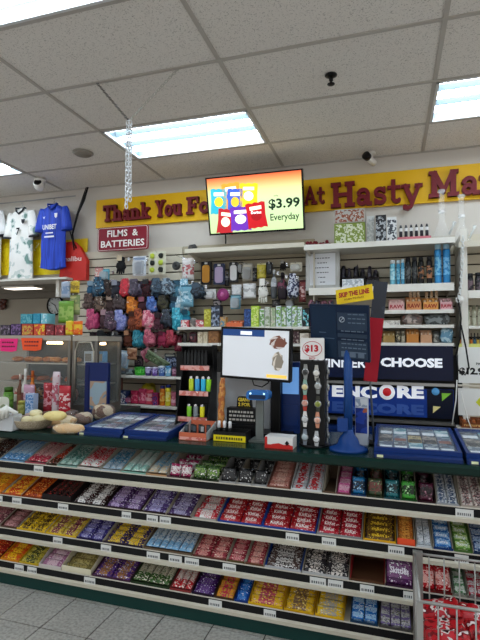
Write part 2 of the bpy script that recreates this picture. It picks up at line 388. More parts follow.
# ---------------------------------------------------------------- banner and letters
def pt(px, py, Y=WALL): return P(px, py, Y)
bn = empty('store_banner', 'long yellow banner with raised maroon letters along the top of the wall', 'sign', (0, 4.09, 0))
bz0, bz1 = 2.70, 2.985
a = MB(); a.box(P(97, 200, 4.1).x, 1.9, 0, .025, bz0, bz1); a.build('board', m('#e3b212', .45), bn)
def stroke(a, pts, w):
    """flat ribbon with round joints in the x-z plane, extruded"""
    for i in range(len(pts) - 1):
        p, q = Vector(pts[i]), Vector(pts[i + 1]); d = (q - p)
        if d.length < 1e-6: continue
        d.normalize(); n = Vector((-d.y, d.x)) * w / 2
        a.append([p + n, q + n, q - n, p - n])
    for p in pts: a.append([Vector(p) + Vector((math.cos(t), math.sin(t))) * w / 2 for t in [2 * math.pi * k / 8 for k in range(8)]])
def rct(a, x0, x1, z0, z1): a.append([Vector((x0, z0)), Vector((x1, z0)), Vector((x1, z1)), Vector((x0, z1))])
def arc(cx, cz, rx, rz, a0, a1, n=10): return [(cx + rx * math.cos(math.radians(a0 + (a1 - a0) * i / n)), cz + rz * math.sin(math.radians(a0 + (a1 - a0) * i / n))) for i in range(n + 1)]
W_ = .235; SL = .15      # stem weight and slab height, cap height 1, x height .68
def stem(a, x, z0, z1, top=True, bot=True, o=.11):
    rct(a, x - W_ / 2, x + W_ / 2, z0, z1)
    if top: rct(a, x - W_ / 2 - o, x + W_ / 2 + (o if top == 2 else 0), z1 - SL, z1)
    if bot: rct(a, x - W_ / 2 - o, x + W_ / 2 + o, z0, z0 + SL)
def glyph(c):
    a = []
    if c == 'T': stem(a, .42, 0, 1, 0, 1); rct(a, .0, .84, .85, 1); rct(a, 0, .12, .68, 1); rct(a, .72, .84, .68, 1); return a, .9
    if c == 'h': stem(a, .22, 0, 1); stem(a, .66, 0, .45, 0); stroke(a, arc(.44, .42, .22, .2, 160, 0), .18); return a, .92
    if c == 'n': stem(a, .22, 0, .68); stem(a, .66, 0, .45, 0); stroke(a, arc(.44, .42, .22, .2, 160, 0), .18); return a, .92
    if c == 'r': stem(a, .22, 0, .68); stroke(a, arc(.44, .44, .2, .17, 160, 30), .17); stroke(a, [(.58, .5), (.585, .5)], .24); return a, .76
    if c == 'p': stem(a, .2, -.3, .68); stroke(a, arc(.42, .34, .22, .25, 0, 360, 14), .17); return a, .76
    if c == 'a':
        stroke(a, arc(.36, .46, .2, .16, 160, 0), .16); rct(a, .47, .65, .05, .48); stroke(a, arc(.32, .22, .17, .14, 0, 360, 12), .16)
        rct(a, .5, .74, 0, SL); stroke(a, [(.17, .5), (.171, .5)], .2); return a, .76
    if c == 'k': stem(a, .22, 0, 1); stroke(a, [(.3, .3), (.58, .58)], .14); stroke(a, [(.38, .38), (.64, .08)], .18); rct(a, .46, .78, .56, .68); rct(a, .5, .84, 0, SL); return a, .86
    if c == 'Y': stem(a, .45, 0, .5, 0, 1); stroke(a, [(.45, .45), (.16, .92)], .19); stroke(a, [(.45, .45), (.74, .92)], .15); rct(a, -.02, .36, .87, 1); rct(a, .56, .92, .87, 1); return a, .9
    if c == 'o': stroke(a, arc(.34, .34, .23, .25, 0, 360, 16), .19); return a, .72
    if c == 'u': stem(a, .2, .25, .68, 1, 0); stroke(a, arc(.42, .28, .22, .19, 180, 350), .18); stem(a, .64, 0, .68, 1, 0); rct(a, .6, .84, 0, SL); return a, .88
    if c == 'F': stem(a, .24, 0, 1, 1, 1); rct(a, .05, .8, .86, 1); rct(a, .68, .8, .64, 1); rct(a, .2, .6, .44, .57); rct(a, .52, .62, .36, .66); return a, .84
    if c == 'A': stroke(a, [(.14, .08), (.44, .92)], .14); stroke(a, [(.46, .94), (.78, .08)], .2); rct(a, .22, .66, .28, .4); rct(a, -.04, .3, 0, SL); rct(a, .56, .98, 0, SL); return a, .96
    if c == 't': rct(a, .18, .37, .15, .92); rct(a, .02, .58, .55, .68); stroke(a, arc(.42, .2, .14, .13, 180, 320), .15); return a, .62
    if c == 'H': stem(a, .22, 0, 1, 2, 1); stem(a, .84, 0, 1, 2, 1); rct(a, .2, .86, .43, .57); return a, 1.08
    if c == 's': stroke(a, arc(.32, .48, .18, .13, 20, 250, 8) + arc(.34, .2, .19, .14, 80, -160, 8), .155); rct(a, .46, .56, .44, .68); rct(a, .08, .18, 0, .24); return a, .62
    if c == 'y': stroke(a, [(.16, .62), (.42, .06)], .19); stroke(a, [(.72, .62), (.38, -.18), (.26, -.24), (.14, -.2)], .15); rct(a, -.02, .36, .56, .68); rct(a, .54, .88, .56, .68); stroke(a, [(.14, -.18), (.141, -.18)], .2); return a, .84
    if c == 'M':
        stem(a, .22, 0, 1, 0, 1); stem(a, .98, 0, 1, 0, 1); stroke(a, [(.24, .92), (.6, .22)], .2); stroke(a, [(.6, .22), (.94, .92)], .16)
        rct(a, 0, .34, .87, 1); rct(a, .86, 1.2, .87, 1); return a, 1.24
    if c == 'e': stroke(a, arc(.36, .34, .22, .25, 0, 315, 14), .17); rct(a, .18, .62, .3, .41); return a, .7
    return a, .4
def word(s, x0, z0, x1, h):
    gs = [glyph(c) for c in s]; tot = sum(g[1] for g in gs); k = (x1 - x0) / tot; x = x0
    for ch, (polys, adv) in zip(s, gs):
        a = MB()
        for i, p in enumerate(polys):
            e = .0004 * (i % 7)
            a.prism([(x + q.x * k, z0 + q.y * h) for q in p], -.038 - e, .0, 0)
        a.build('raised_letter', m('#6d1a22', .5), bn); x += adv * k
def wpx(s, pa, pb, cap):
    A = P(*pa, 4.06); B = P(*pb, 4.06); word(s, A.x, (A.z + B.z) / 2, B.x, cap)
wpx('Thank', (103, 222), (150, 218.5), .165)
wpx('You', (155, 217.5), (182, 215), .165)
wpx('For', (186, 215), (222, 211.5), .165)
wpx('At', (304, 205), (325, 203), .155)
wpx('Hasty', (331, 207), (422, 202), .215)
wpx('Market', (429, 199.5), (560, 186), .215)

# maroon sign
A = P(98, 226, 3.97); B = P(148, 249, 3.97); cx, cz = (A.x + B.x) / 2, (A.z + B.z) / 2; w2, h2 = (B.x - A.x) / 2, .118
sg = empty('department_sign', 'maroon sign with white lettering FILMS & BATTERIES hanging over the banner corner', 'sign', (cx, 3.97, cz - .01), 0)
a = MB(); a.rbox(-w2, w2, 0, .012, -h2, h2, .025); a.build('board', m('#841a2c', .35), sg)
a = MB(); n = 24
outer = []; 
for (qx, qz, a0) in ((w2 - .028, h2 - .028, 0), (-w2 + .028, h2 - .028, 90), (-w2 + .028, -h2 + .028, 180), (w2 - .028, -h2 + .028, 270)):
    for i in range(5): t_ = math.radians(a0 + 90 * i / 4); outer.append((qx + .018 * math.cos(t_), -.002, qz + .018 * math.sin(t_)))
a.tube(outer, .0025, 5, 0, None, True); a.build('border_line', m('#e9dcd8', .4), sg)
a = MB(); text(a, 'FILMS  &', w2 * 1.22, .066, T((0, -.002, .052)), 0, .02); text(a, 'BATTERIES', w2 * 1.72, .066, T((0, -.002, -.048)), 0, .02); a.build('lettering', m('#f1ece8', .4), sg)

# ---------------------------------------------------------------- television
br = P(303.7, 230, 3.95); bl = P(209.5, 235.7, 3.95); tl = P(205.7, 178, 3.82); tr = P(303, 168.3, 3.82)
M, tw, th = quad_matrix(tl, tr, bl)
tv = empty('television', 'flat television showing a crisp bag advert, mounted in front of the yellow banner', 'television'); tv.matrix_world = M
a = MB(); a.box(-tw / 2, tw / 2, 0, .035, -th / 2, th / 2); a.box(-tw / 4, tw / 4, .035, .07, -th / 4, th / 4); a.build('housing', BLACK, tv)
bw = .012
a = MB(); a.box(-tw / 2, tw / 2, -.006, 0, th / 2 - bw, th / 2); a.box(-tw / 2, tw / 2, -.006, 0, -th / 2, -th / 2 + bw * 1.4)
a.box(-tw / 2, -tw / 2 + bw, -.006, 0, -th / 2 + bw, th / 2 - bw); a.box(tw / 2 - bw, tw / 2, -.006, 0, -th / 2 + bw, th / 2 - bw); a.build('bezel', m('#0b0b0c', .25), tv)
def screen_mat():
    mt = bpy.data.materials.new('screen_picture'); mt.use_nodes = True; nt = mt.node_tree; b = nt.nodes['Principled BSDF']; L = nt.links.new
    tc = nt.nodes.new('ShaderNodeTexCoord'); sp = nt.nodes.new('ShaderNodeSeparateXYZ'); mr = nt.nodes.new('ShaderNodeMapRange')
    mr.inputs[1].default_value = -th / 2; mr.inputs[2].default_value = th / 2
    cr = nt.nodes.new('ShaderNodeValToRGB'); e = cr.color_ramp.elements; e[0].position = 0; e[0].color = lin('#c5e7a0'); e[1].position = 1; e[1].color = lin('#e2421e')
    for p, c in ((.5, '#cdeeb4'), (.72, '#dfe6a0'), (.88, '#f2a25c')): q = e.new(p); q.color = lin(c)
    L(tc.outputs['Object'], sp.inputs[0]); L(sp.outputs[2], mr.inputs[0]); L(mr.outputs[0], cr.inputs[0])
    b.inputs['Base Color'].default_value = (0, 0, 0, 1); L(cr.outputs[0], b.inputs['Emission Color']); b.inputs['Emission Strength'].default_value = .95; b.inputs['Roughness'].default_value = .4; return mt
a = MB(); a.add([(-tw / 2 + bw, -.001, -th / 2 + bw * 1.3), (tw / 2 - bw, -.001, -th / 2 + bw * 1.3), (tw / 2 - bw, -.001, th / 2 - bw), (-tw / 2 + bw, -.001, th / 2 - bw)], [(0, 1, 2, 3)])
scr = a.build('screen', screen_mat(), tv)
def em(h, e=.75): return m(h, .5, 0, e)
def bagpic(cx, cz, w_, h_, c1, c2, rot, k):
    a = MB(); n = 7; poly = []; w_ *= 1.18; h_ *= 1.12
    for i in range(n): poly.append((-w_ / 2 + w_ * i / (n - 1), h_ / 2 + (.004 if i % 2 else -.004)))
    poly += [(w_ / 2 * .92, 0)]
    for i in range(n): poly.append((w_ / 2 - w_ * i / (n - 1), -h_ / 2 + (.004 if i % 2 else -.004)))
    poly += [(-w_ / 2 * .92, 0)]
    Mx = T((cx, -.002 - .0006 * k, cz)) @ Ry(rot); f = [(p[0], 0, p[1]) for p in poly]
    a.add(f, [tuple(range(len(f)))[::-1]], 0, False, Mx)
    a.add([(math.cos(t) * w_ * .27, -.0003, math.sin(t) * h_ * .2 - h_ * .02) for t in [i * .5236 for i in range(12)]], [tuple(range(12))], 1, False, Mx)
    a.box(-w_ * .3, w_ * .3, -.0004, -.0003, h_ * .22, h_ * .36, 2, Mx)
    a.build('crisp_bag_picture', [em(c1), em(c2), em('#f4ead0')], scr)
bagpic(-.32, .04, .13, .19, '#2b95a8', '#e6c12c', 4, 1); bagpic(-.20, .075, .14, .2, '#d8862a', '#3f58b8', -3, 1)
bagpic(-.17, .03, .12, .19, '#3450a8', '#d5a52c', 4, 2); bagpic(-.045, .07, .14, .18, '#e2b218', '#f2f2d0', 4, 2)
bagpic(-.27, -.135, .13, .19, '#9c1f24', '#f0e2c8', 10, 3); bagpic(-.13, -.12, .16, .18, '#5b2a94', '#efe6d0', 0, 4); bagpic(.015, -.10, .15, .19, '#a8141c', '#8d1016', -5, 5)
a = MB(); text(a, '$3.99', .27, .092, T((.262, -.003, -.02)), 0, .03); text(a, 'Everyday', .25, .075, T((.262, -.003, -.135)), 0, .012); a.build('lettering', m('#15321c', .6), scr)
a = MB(); text(a, 'only', .04, .016, T((.195, -.003, .05)), 0, .0); a.build('lettering', m('#15321c', .6), scr)
a = MB(); text(a, 'Doritos', .09, .025, T((.015, -.0075, -.075)), 0, .02); a.build('lettering', em('#ffffff', .8), scr)
a = MB(); a.tube([(tw * -.34, .03, -th / 2), (tw * -.34, .03, -th / 2 - .05), (tw * -.34, .02, -th / 2 - .08)], .006, 6); a.build('cable', BLACK, tv)
a = MB(); a.box(tw * -.1, tw * .1, .06, WALL - 3.95 - .02, -.12, .1); a.build('wall_bracket', DK, tv)

# ================================================================ SHIRTS, BAGS AND THE NOOK
def torso(hw_top, hw_bot, h, d, seed, mats, name, parent, flare=.0):
    a = MB(); nz_, nu = 22, 28; vs = []; fs = []
    for j in range(nz_ + 1):
        t = j / nz_; z = -h * t
        if t < .08: hw = hw_top * (.45 + .55 * (t / .08) ** .6)
        else: hw = hw_top * (1 - .10 * math.sin(min(1, (t - .08) / .3) * math.pi / 2)) * (1 - t) + hw_bot * t
        for i in range(nu):
            th = 2 * math.pi * i / nu; u = math.cos(th)
            fold = .012 * math.sin(u * 9 + seed + 3 * t) * t + .012 * noise.noise(Vector((u * 3 + seed, t * 4, th > math.pi)))
            y = -math.sin(th) * (d / 2) * (1 if t > .06 else .4 + 10 * t) 
            vs.append((u * hw, (y + math.copysign(fold, 1)) , z - .012 * u * u * (t < .1) - (.015 * math.cos(u * 2) if t > .97 else 0)))
    for j in range(nz_):
        for i in range(nu): fs.append((j * nu + i, (j + 1) * nu + i, (j + 1) * nu + (i + 1) % nu, j * nu + (i + 1) % nu))
    a.add(vs, fs, 0, True); a.add(vs[:nu], [tuple(range(nu - 1, -1, -1))], 0, True)
    return a.build(name, mats, parent)
def shirt(px0, px1, pyt, pyb, Y, body, trim, label, seed, name='football_shirt'):
    A = P(px0, pyt, Y); B = P(px1, pyb, Y); w_ = B.x - A.x; cx = (A.x + B.x) / 2; cz = P((px0 + px1) / 2, pyt, Y).z; h = cz - P((px0 + px1) / 2, pyb, Y).z
    t = empty(name, label, 'shirt', (cx, Y, cz), R.uniform(-.05, .05))
    torso(w_ * .385, w_ * .37, h, .075, seed, [body], 'body', t)
    for s_ in (-1, 1):
        a = MB(); n = 6; pts = [(s_ * w_ * (.29 + .11 * k / n), .0, -.035 - h * .36 * (k / n) ** 1.1) for k in range(n + 1)]
        a.tube(pts, [.045, .055, .058, .06, .062, .063, .062], 12, 0, Matrix.Diagonal((1, .55, 1, 1))); sl = a.build('sleeve', body, t)
        a = MB(); a.tube([Vector(pts[-1]) + Vector((-.002 * s_, 0, .01)), Vector(pts[-1]) + Vector((0, 0, -.006))], .065, 12, 0, Matrix.Diagonal((1, .55, 1, 1))); a.build('cuff', trim, sl)
    a = MB(); a.tube([(-.055, -.028, .004), (-.04, -.036, -.03), (0, -.045, -.062), (.04, -.036, -.03), (.055, -.028, .004), (.03, .02, .012), (-.03, .02, .012)], .009, 8, 0, None, True); a.build('collar', trim, t)
    a = MB(); a.tube([(0, 0, 0), (0, 0, .03), (.012, 0, .05), (0, 0, .065), (-.012, 0, .055)], .003, 6); a.tube([(-w_ * .3, 0, -.04), (0, 0, .0), (w_ * .3, 0, -.04)], .006, 6); a.build('hanger', STEEL, t)
    return t, w_, h
wp = pr('#e9e7e2', '#c8cfca', '#6f8f86', 12, .6, .56, .64)
t, w_, h = shirt(6, 36.5, 209, 279, 4.0, wp, m('#3c4044', .6), 'white football shirt with a black number seven and faint green pattern', 2)
a = MB(); text(a, '7', .045, .075, T((.01, -.058, -h * .34)), 0, .03); a.build('number', BLACK, t)
a = MB(); a.prism([(-.022, .02), (.022, .02), (.018, -.012), (0, -.03), (-.018, -.012)], -.057, -.054, 0, T((.07, 0, -h * .2))); a.build('crest', m('#26282c', .5), t)
t, w_, h = shirt(37, 70, 205, 268, 3.97, pr('#1f3fb4', '#2449c4', '#1a37a0', 30, .6, .5, .6, (1, 1, .05)), m('#1a348f', .6), 'royal blue football shirt with white sponsor lettering UNIBET', 5)
a = MB(); text(a, 'UNIBET', .17, .05, T((.0, -.058, -h * .37)), 0, .03); a.box(-.045, .045, -.059, -.057, -h * .475, -h * .455); a.box(-.06, .06, -.059, -.057, -h * .535, -h * .51); a.build('lettering', WFILM, t)
a = MB(); a.prism([(-.018, .025), (.018, .025), (.015, -.01), (0, -.025), (-.015, -.01)], -.058, -.055, 0, T((.075, 0, -h * .2))); text(a, 'V', .03, .025, T((-.07, -.058, -h * .22)), 0, .02); a.build('crest', WFILM, t)
t, w_, h = shirt(-24, 4, 209, 278, 4.02, m('#dcdcdc', .6), m('#20242c', .6), 'white football shirt with dark chest stripe cut off by the picture edge', 8)
a = MB(); a.box(-w_ * .3, w_ * .33, -.062, -.05, -h * .48, -h * .36); a.build('stripe', m('#1c2636', .6), t)
a = MB(); a.tube([(-4.8, 4.05, P(20, 205, 4.0).z + .055), (P(72, 205, 4.0).x, 4.05, P(20, 205, 4.0).z + .055)], .006, 8); a.build('hanging_rail', STEEL)
tag(COL.objects['hanging_rail'], 'thin steel rail on the wall from which the football shirts hang', 'rail')
# posters behind the shirts, red bag
def wall_card(px0, px1, py0, py1, Y, name, cat, label, mat, th=.006, rz=0):
    A = P(px0, py0, Y); B = P(px1, py1, Y); a = MB(); a.box(-(B.x - A.x) / 2, (B.x - A.x) / 2, 0, th, -(A.z - B.z) / 2, (A.z - B.z) / 2)
    o = a.build(name, mat); o.location = ((A.x + B.x) / 2, Y, (A.z + B.z) / 2); o.rotation_euler.y = rz; tag(o, label, cat); return o, (B.x - A.x), (A.z - B.z)
wall_card(-8, 12, 240, 275, 4.09, 'poster', 'poster', 'yellow poster between the two white football shirts', pr('#e5c81c', '#d9b714', '#efe6a0', 20))
wall_card(32, 61, 240, 274, 4.09, 'poster', 'poster', 'yellow poster showing behind the blue football shirt hem', pr('#e8cf20', '#e2c51a', '#f0eaa8', 18))
wall_card(63, 87, 240, 270, 4.10, 'poster', 'poster', 'yellow poster behind the red carrier bag', pr('#e0c21a', '#dcb916', '#efe29a', 18))
A = P(60, 242, 4.03); B = P(86, 280, 4.03); t = empty('carrier_bag', 'red reusable carrier bag with a white script word and long black handle', 'bag', ((A.x + B.x) / 2, 4.03, B.z))
w_ = B.x - A.x; h = A.z - B.z
a = MB(); a.prism([(-w_ / 2, 0), (w_ / 2, 0), (w_ * .5, h * .5), (w_ * .22, h * .85), (.0, h), (-w_ * .42, h * .97)], 0, .05); a.build('body', pr('#c8281e', '#b8221c', '#8e2f5a', 9, .5, .6, .74), t)
a = MB(); text(a, 'malibu', w_ * .7, .05, T((-.01, -.003, h * .55)), 0, .02); a.build('lettering', m('#f0d2cc', .5), t)
a = MB(); a.tube([(w_ * .15, -.012, h * .8), (-w_ * .02, -.014, h * 1.05), (-w_ * .1, -.014, h * 1.25), (.0, -.014, h * 1.2), (.02, -.012, h * .9)], .006, 6); a.build('handle', BLACK, t)
a = MB(); pA = P(88, 187, 4.03); pB = P(78, 213, 4.03); pC = P(72, 236, 4.03)
a.tube([pA, pA.lerp(pB, .5) + Vector((.01, 0, 0)), pB, pC, P(74, 250, 4.02)], [.008, .014, .011, .008, .006], 8); a.tube([pA + Vector((-.02, 0, .0)), pB + Vector((-.01, 0, 0)), pC + Vector((-.006, 0, 0))], .005, 6)
tag(a.build('hanging_strap', BLACK), 'black strap hanging slantwise from the wall top to the red carrier bag', 'strap')
# ledge above the nook
lz = P(40, 279, 4.0).z
a = MB(); a.box(-4.9, OPX + .0, 3.93, WALL - .001, lz - .02, lz); tag(a.build('ledge', WHITE), 'white ledge above the nook under the football shirts', 'ledge')
a = MB(); a.box(P(58, 280, 4.02).x, P(61, 280, 4.02).x, 3.99, 4.03, P(59, 297, 4.02).z, lz - .0205); tag(a.build('hanging_bracket', WHITE), 'short white bracket hanging from the ledge beside the clock', 'bracket')
# clock
A = P(55, 304.5, 4.97); t = empty('wall_clock', 'round wall clock with black rim and white face on the nook wall', 'clock', (A.x, 4.99, A.z - .01)); M = Rx(90)
r_ = .125
a = MB(); a.lathe([(r_ * .93, -.0), (r_, .0), (r_ * 1.02, .02), (r_ * .92, .035), (r_ * .86, .02)], 28, 0, M, True, False); a.build('rim', BLACK, t)
a = MB(); a.lathe([(r_ * .9, .008), (r_ * .88, .015), (.001, .0155)], 28, 0, M); a.build('face', m('#cfd6d8', .4), t)
a = MB()
for k in range(12): a.box(-.003, .003, -.018, -.016, r_ * .62, r_ * .78, 0, Ry(30 * k))
a.build('hour_marks', BLACK, t)
a = MB(); a.box(-.004, .004, -.021, -.019, -.01, r_ * .5, 0, Ry(-60)); a.build('hour_hand', BLACK, t)
a = MB(); a.box(-.003, .003, -.024, -.022, -.01, r_ * .7, 0, Ry(150)); a.build('minute_hand', BLACK, t)
A = P(2, 303, 4.97); a = MB()
for k in range(9): a.blob(.07, .04, .07, k, .2, 1, 0, T((.06 * math.cos(k * .7) * (k > 0), 0, .05 * math.sin(k * .7) * (k > 0))), 8, 6)
o = a.build('wall_wreath', pr('#5a2a1c', '#35170f', '#8a4a2c', 40)); o.location = (A.x, 4.965, A.z - .01); tag(o, 'small reddish brown wreath on the nook wall at the picture edge', 'wreath')

# ================================================================ HANGING GOODS
hook_proto = None
def hook(x, z, Y, label):
    t = empty('peg_hook', label, 'hook', (x, WALL - .029, z))
    a = MB(); L_ = WALL - .029 - Y
    a.tube([(0, -.002, 0), (0, -L_, -.0), (0, -L_ - .012, .012)], .0022, 5); a.build('prong', CHROME, t)
    a = MB(); a.box(-.012, .012, -.003, 0, -.02, .012); a.build('back_plate', CHROME, t)
def hang(px, py, wp_, hp, kind, cols, label, cat, Y=3.95, name=None, rot=0):
    """px, py: pixel centre; wp_, hp: size in the photograph"""
    A = P(px - wp_ / 2, py, Y); B = P(px + wp_ / 2, py, Y); w_ = B.x - A.x; c = P(px, py, Y); h = P(px, py - hp / 2, Y).z - P(px, py + hp / 2, Y).z
    hook(c.x, c.z + h / 2 - .008, Y - .02, 'metal peg hook holding the ' + ' '.join(label.split()[:10]))
    sd = R.randint(0, 999); t = empty(name or 'hanging_pack', label, cat, (c.x, Y, c.z), 0, rot=(0, math.radians(rot), 0))
    c1, c2, c3 = (list(cols) + [None] * 3)[:3]; c3 = c3 or c2
    if kind == 'bundle':           # folded knitwear with a card on top
        a = MB(); a.blob(w_, .09, h * .76, sd, .45, .7, 0, T((0, 0, -h * .08)), 18, 12); a.build('folded_fabric', pr(c1, c2, c3, 34, .4, bump=.6), t)
        a = MB(); a.rbox(-w_ * .3, w_ * .3, -.047, -.044, h * .0, h * .5, .01); a.build('header_card', pr(c2, c1, '#cfcac0', 40), t)
    elif kind == 'pouch':
        a = MB(); a.pillow(h * .92, w_, .05, T((0, 0, -h * .04)) @ Rx(90) @ Rz(90), 0, 1, .55, 12, 8, .05, sd, .35); a.build('film_pouch', [pr(c1, c1, c2, 30, .25), pr(c2, c1, c3, 34, .25)], t)
        a = MB(); a.box(-w_ * .48, w_ * .48, -.002, .002, h * .4, h * .5); a.build('header_card', m(c3, .5), t)
    elif kind == 'blister':
        a = MB(); a.rbox(-w_ / 2, w_ / 2, 0, .003, -h / 2, h / 2, .008); a.build('backing_card', pr(c1, c1, c3, 25, .5, .5, .7), t)
        a = MB(); a.blob(w_ * .6, .04, h * .55, sd, .3, .6, 0, T((0, -.018, -h * .1))); a.build('packed_product', m(c2, .35), t)
        a = MB(); a.rbox(-w_ * .38, w_ * .38, -.042, -.001, -h * .44, h * .26, .02); a.build('clear_bubble', CLEAR, t)
        a = MB(); a.box(-w_ * .4, w_ * .4, -.0015, -.0005, h * .3, h * .42); a.build('printed_strip', m(c3, .5), t)
    elif kind == 'sheet':          # card carrying several small items
        a = MB(); a.rbox(-w_ / 2, w_ / 2, 0, .004, -h / 2, h / 2, .008); a.build('backing_card', m(c1, .5), t)
        for i in range(2):
            for j in range(3):
                a = MB(); a.blob(w_ * .26, .02, h * .22, sd + i * 3 + j, .3, .7, 0, T((w_ * (-.25 + .5 * i), -.012, h * (.3 - .3 * j))), 10, 6); a.build('small_charm', m((c2, c3)[(i + j) % 2], .4), t)
    elif kind == 'case':           # phone case in a slim box
        a = MB(); a.rbox(-w_ / 2, w_ / 2, 0, .02, -h / 2, h / 2, .012); a.build('slim_box', m(c1, .3), t)
        a = MB(); a.rbox(-w_ * .36, w_ * .36, -.006, 0, -h * .42, h * .34, .02); a.build('phone_cover', pr(c2, c2, c3, 18, .3), t)
        a = MB(); a.box(-w_ * .14, w_ * .14, -.004, 0, h * .38, h * .46); a.build('hang_slot', m('#e0e0e0', .4), t)
    elif kind == 'bottle':
        a = MB(); a.lathe([(.001, -h / 2, 0), (w_ * .36, -h / 2, 0), (w_ * .42, -h * .44, 0), (w_ * .44, -h * .1, 1), (w_ * .4, h * .12, 1), (w_ * .16, h * .24, 0), (w_ * .14, h * .34, 0)], 16); a.build('bottle_body', [m(c1, .2), pr(c2, c3, c2, 30)], t)
        a = MB(); a.lathe([(w_ * .17, h * .34), (w_ * .19, h * .46), (w_ * .1, h * .5), (.001, h * .5)], 14); a.build('cap', m(c3, .4), t)
    elif kind == 'round':
        a = MB(); a.lathe([(.001, .0), (w_ * .48, .004), (w_ * .5, .02), (w_ * .42, .032), (w_ * .2, .034), (.001, .03)], 20, 0, Rx(90)); a.build('round_case', pr(c1, c1, c2, 30), t)
        a = MB(); a.lathe([(.001, .036), (w_ * .18, .035), (w_ * .16, .03)], 14, 0, Rx(90)); a.build('centre_disc', m(c3, .4), t)
    elif kind == 'glove':
        a = MB(); a.blob(w_ * .8, .05, h * .5, sd, .15, .8, 0, T((0, 0, -h * .05)))
        for k in range(4): a.tube([(w_ * (-.26 + .17 * k), 0, -h * .2), (w_ * (-.30 + .2 * k), -.01, -h * (.44 + .03 * (k in (1, 2))))], [w_ * .09, w_ * .07], 8)
        a.tube([(w_ * .3, 0, -h * .02), (w_ * .46, -.01, -h * .16)], [w_ * .1, w_ * .07], 8); a.build('knitted_hand', pr(c1, c1, c2, 60, .9, bump=.5), t)
        a = MB(); a.blob(w_ * .62, .045, h * .3, sd, .1, .6, 0, T((0, 0, h * .28))); a.build('cuff', pr(c2, c1, c2, 60, .9), t)
        a = MB(); a.box(-w_ * .22, w_ * .22, -.034, -.031, h * .2, h * .48); a.build('tag', m(c3, .5), t)
    return t
H = hang
# upper row under the maroon sign
H(121, 265, 11, 19, 'glove', ('#151517', '#232326', '#c8b79a'), 'black knitted glove hanging on the cream wall under the maroon sign', 'glove')
H(139.5, 266, 13, 20, 'blister', ('#c7ccd3', '#2b3a5a', '#7f8da5'), 'white carded pack with a dark blue gadget beside the black glove', 'blister pack')
H(157, 263, 17, 23, 'sheet', ('#cfcdb8', '#b4c440', '#20231f'), 'cream card of six lime and black trinkets', 'card of trinkets')
H(177, 266, 8, 22, 'round', ('#3a3a38', '#55544f', '#1b1b1b'), 'dark oval pack hanging right of the trinket card', 'hanging pack')
H(188, 269, 12, 22, 'pouch', ('#d6d2d0', '#b9666a', '#e8e0dc'), 'white and pink pouch hanging at the end of the television shelf', 'pouch')
H(99, 273, 8, 12, 'pouch', ('#c98c86', '#d6cfc6', '#60363a'), 'small pink printed pouch standing on the glove display', 'pouch')
H(105, 275, 9, 12, 'blister', ('#4e93a6', '#5b8c9a', '#6fb0c0'), 'small teal carded pack beside the pink pouch', 'blister pack')
rows = [
 (288, 13, 17, 3.93, [(92, '#2c5878', '#1d3a52', '#7c94a4'), (100, '#30617f', '#1f3446', '#9eb3bd'), (108, '#3c2b28', '#1c1818', '#8f7a68'), (116, '#2b2d36', '#4a4e5c', '#888c98'), (127, '#b0323c', '#d8384a', '#e8a0a0'), (136, '#3b3444', '#585060', '#a06a78'), (147, '#3a2227', '#8a2c36', '#28282c'), (158, '#283848', '#41586c', '#90a4b4'), (168, '#3d4a58', '#8aa0b0', '#20262e'), (178, '#5f94ac', '#a8cede', '#2e5468'), (186, '#80b4cc', '#c8e0ea', '#38647c')]),
 (304, 13, 16, 3.95, [(91, '#5a4540', '#33221f', '#b79c90'), (101, '#6d5648', '#37281f', '#c5ab94'), (111, '#4a3a38', '#241c1c', '#ac9688'), (120, '#3a2c2c', '#57484a', '#a8938c'), (133, '#c46a1c', '#e08828', '#7a3a14'), (143, '#44262e', '#241a1e', '#8a5060'), (153, '#2b4f94', '#5a7cc0', '#c8a0a8'), (164, '#1b1c18', '#3c3a24', '#8c7c3c'), (175, '#36627e', '#6898b0', '#182c3a'), (183, '#96bccc', '#d4e4ea', '#5a8498')]),
 (320, 13, 19, 3.93, [(93, '#b23a68', '#d85a86', '#6e2444'), (105, '#5a4248', '#2c2428', '#a88890'), (112, '#403040', '#6a5064', '#b09098'), (121, '#7f86cc', '#a8b0e4', '#525aa4'), (133, '#8a4a34', '#c46a3c', '#40221a'), (140, '#b45a38', '#70301c', '#e09070'), (149, '#d05a78', '#f0b0b8', '#8a2c44'), (159, '#5a3440', '#8a5064', '#2c1c24'), (168, '#3a4452', '#20262e', '#7a8890'), (178, '#2596b0', '#5cc4d8', '#10586c'), (186, '#1e7c98', '#4cb0c8', '#0e4456')]),
 (339, 11, 16, 3.95, [(103, '#20262a', '#10171a', '#60706c'), (117, '#2c2c2e', '#4c4a4c', '#8c8684'), (128, '#6c3c2c', '#2c2020', '#b08060'), (139, '#2a8ca4', '#64bcd0', '#12505e'), (150, '#b04a64', '#d87a8c', '#5a2030'), (162, '#a43454', '#c84a6c', '#5a1a30'), (172, '#92283c', '#c04458', '#48141e'), (94, '#3a2430', '#5c3a48', '#201418')]),
]
CN = {}
def cname(h):
    r, g, b = int(h[1:3], 16), int(h[3:5], 16), int(h[5:7], 16); mx, mn = max(r, g, b), min(r, g, b)
    pre = 'dark ' if mx < 95 else ('pale ' if mn > 120 else '')
    if mx - mn < 26: return 'charcoal' if mx < 70 else ('grey' if mx < 170 else 'white')
    if r == mx: base = 'orange' if g > b * 1.35 and r > 150 and g > r * .42 else ('brown' if mx < 150 and g >= b else ('pink' if b > r * .5 and b > g else 'red'))
    elif g == mx: base = 'green'
    else: base = 'teal' if g > r * 1.8 else ('violet' if r > g * 1.1 else 'blue')
    return pre + base
rown = ('top', 'second', 'third', 'lowest')
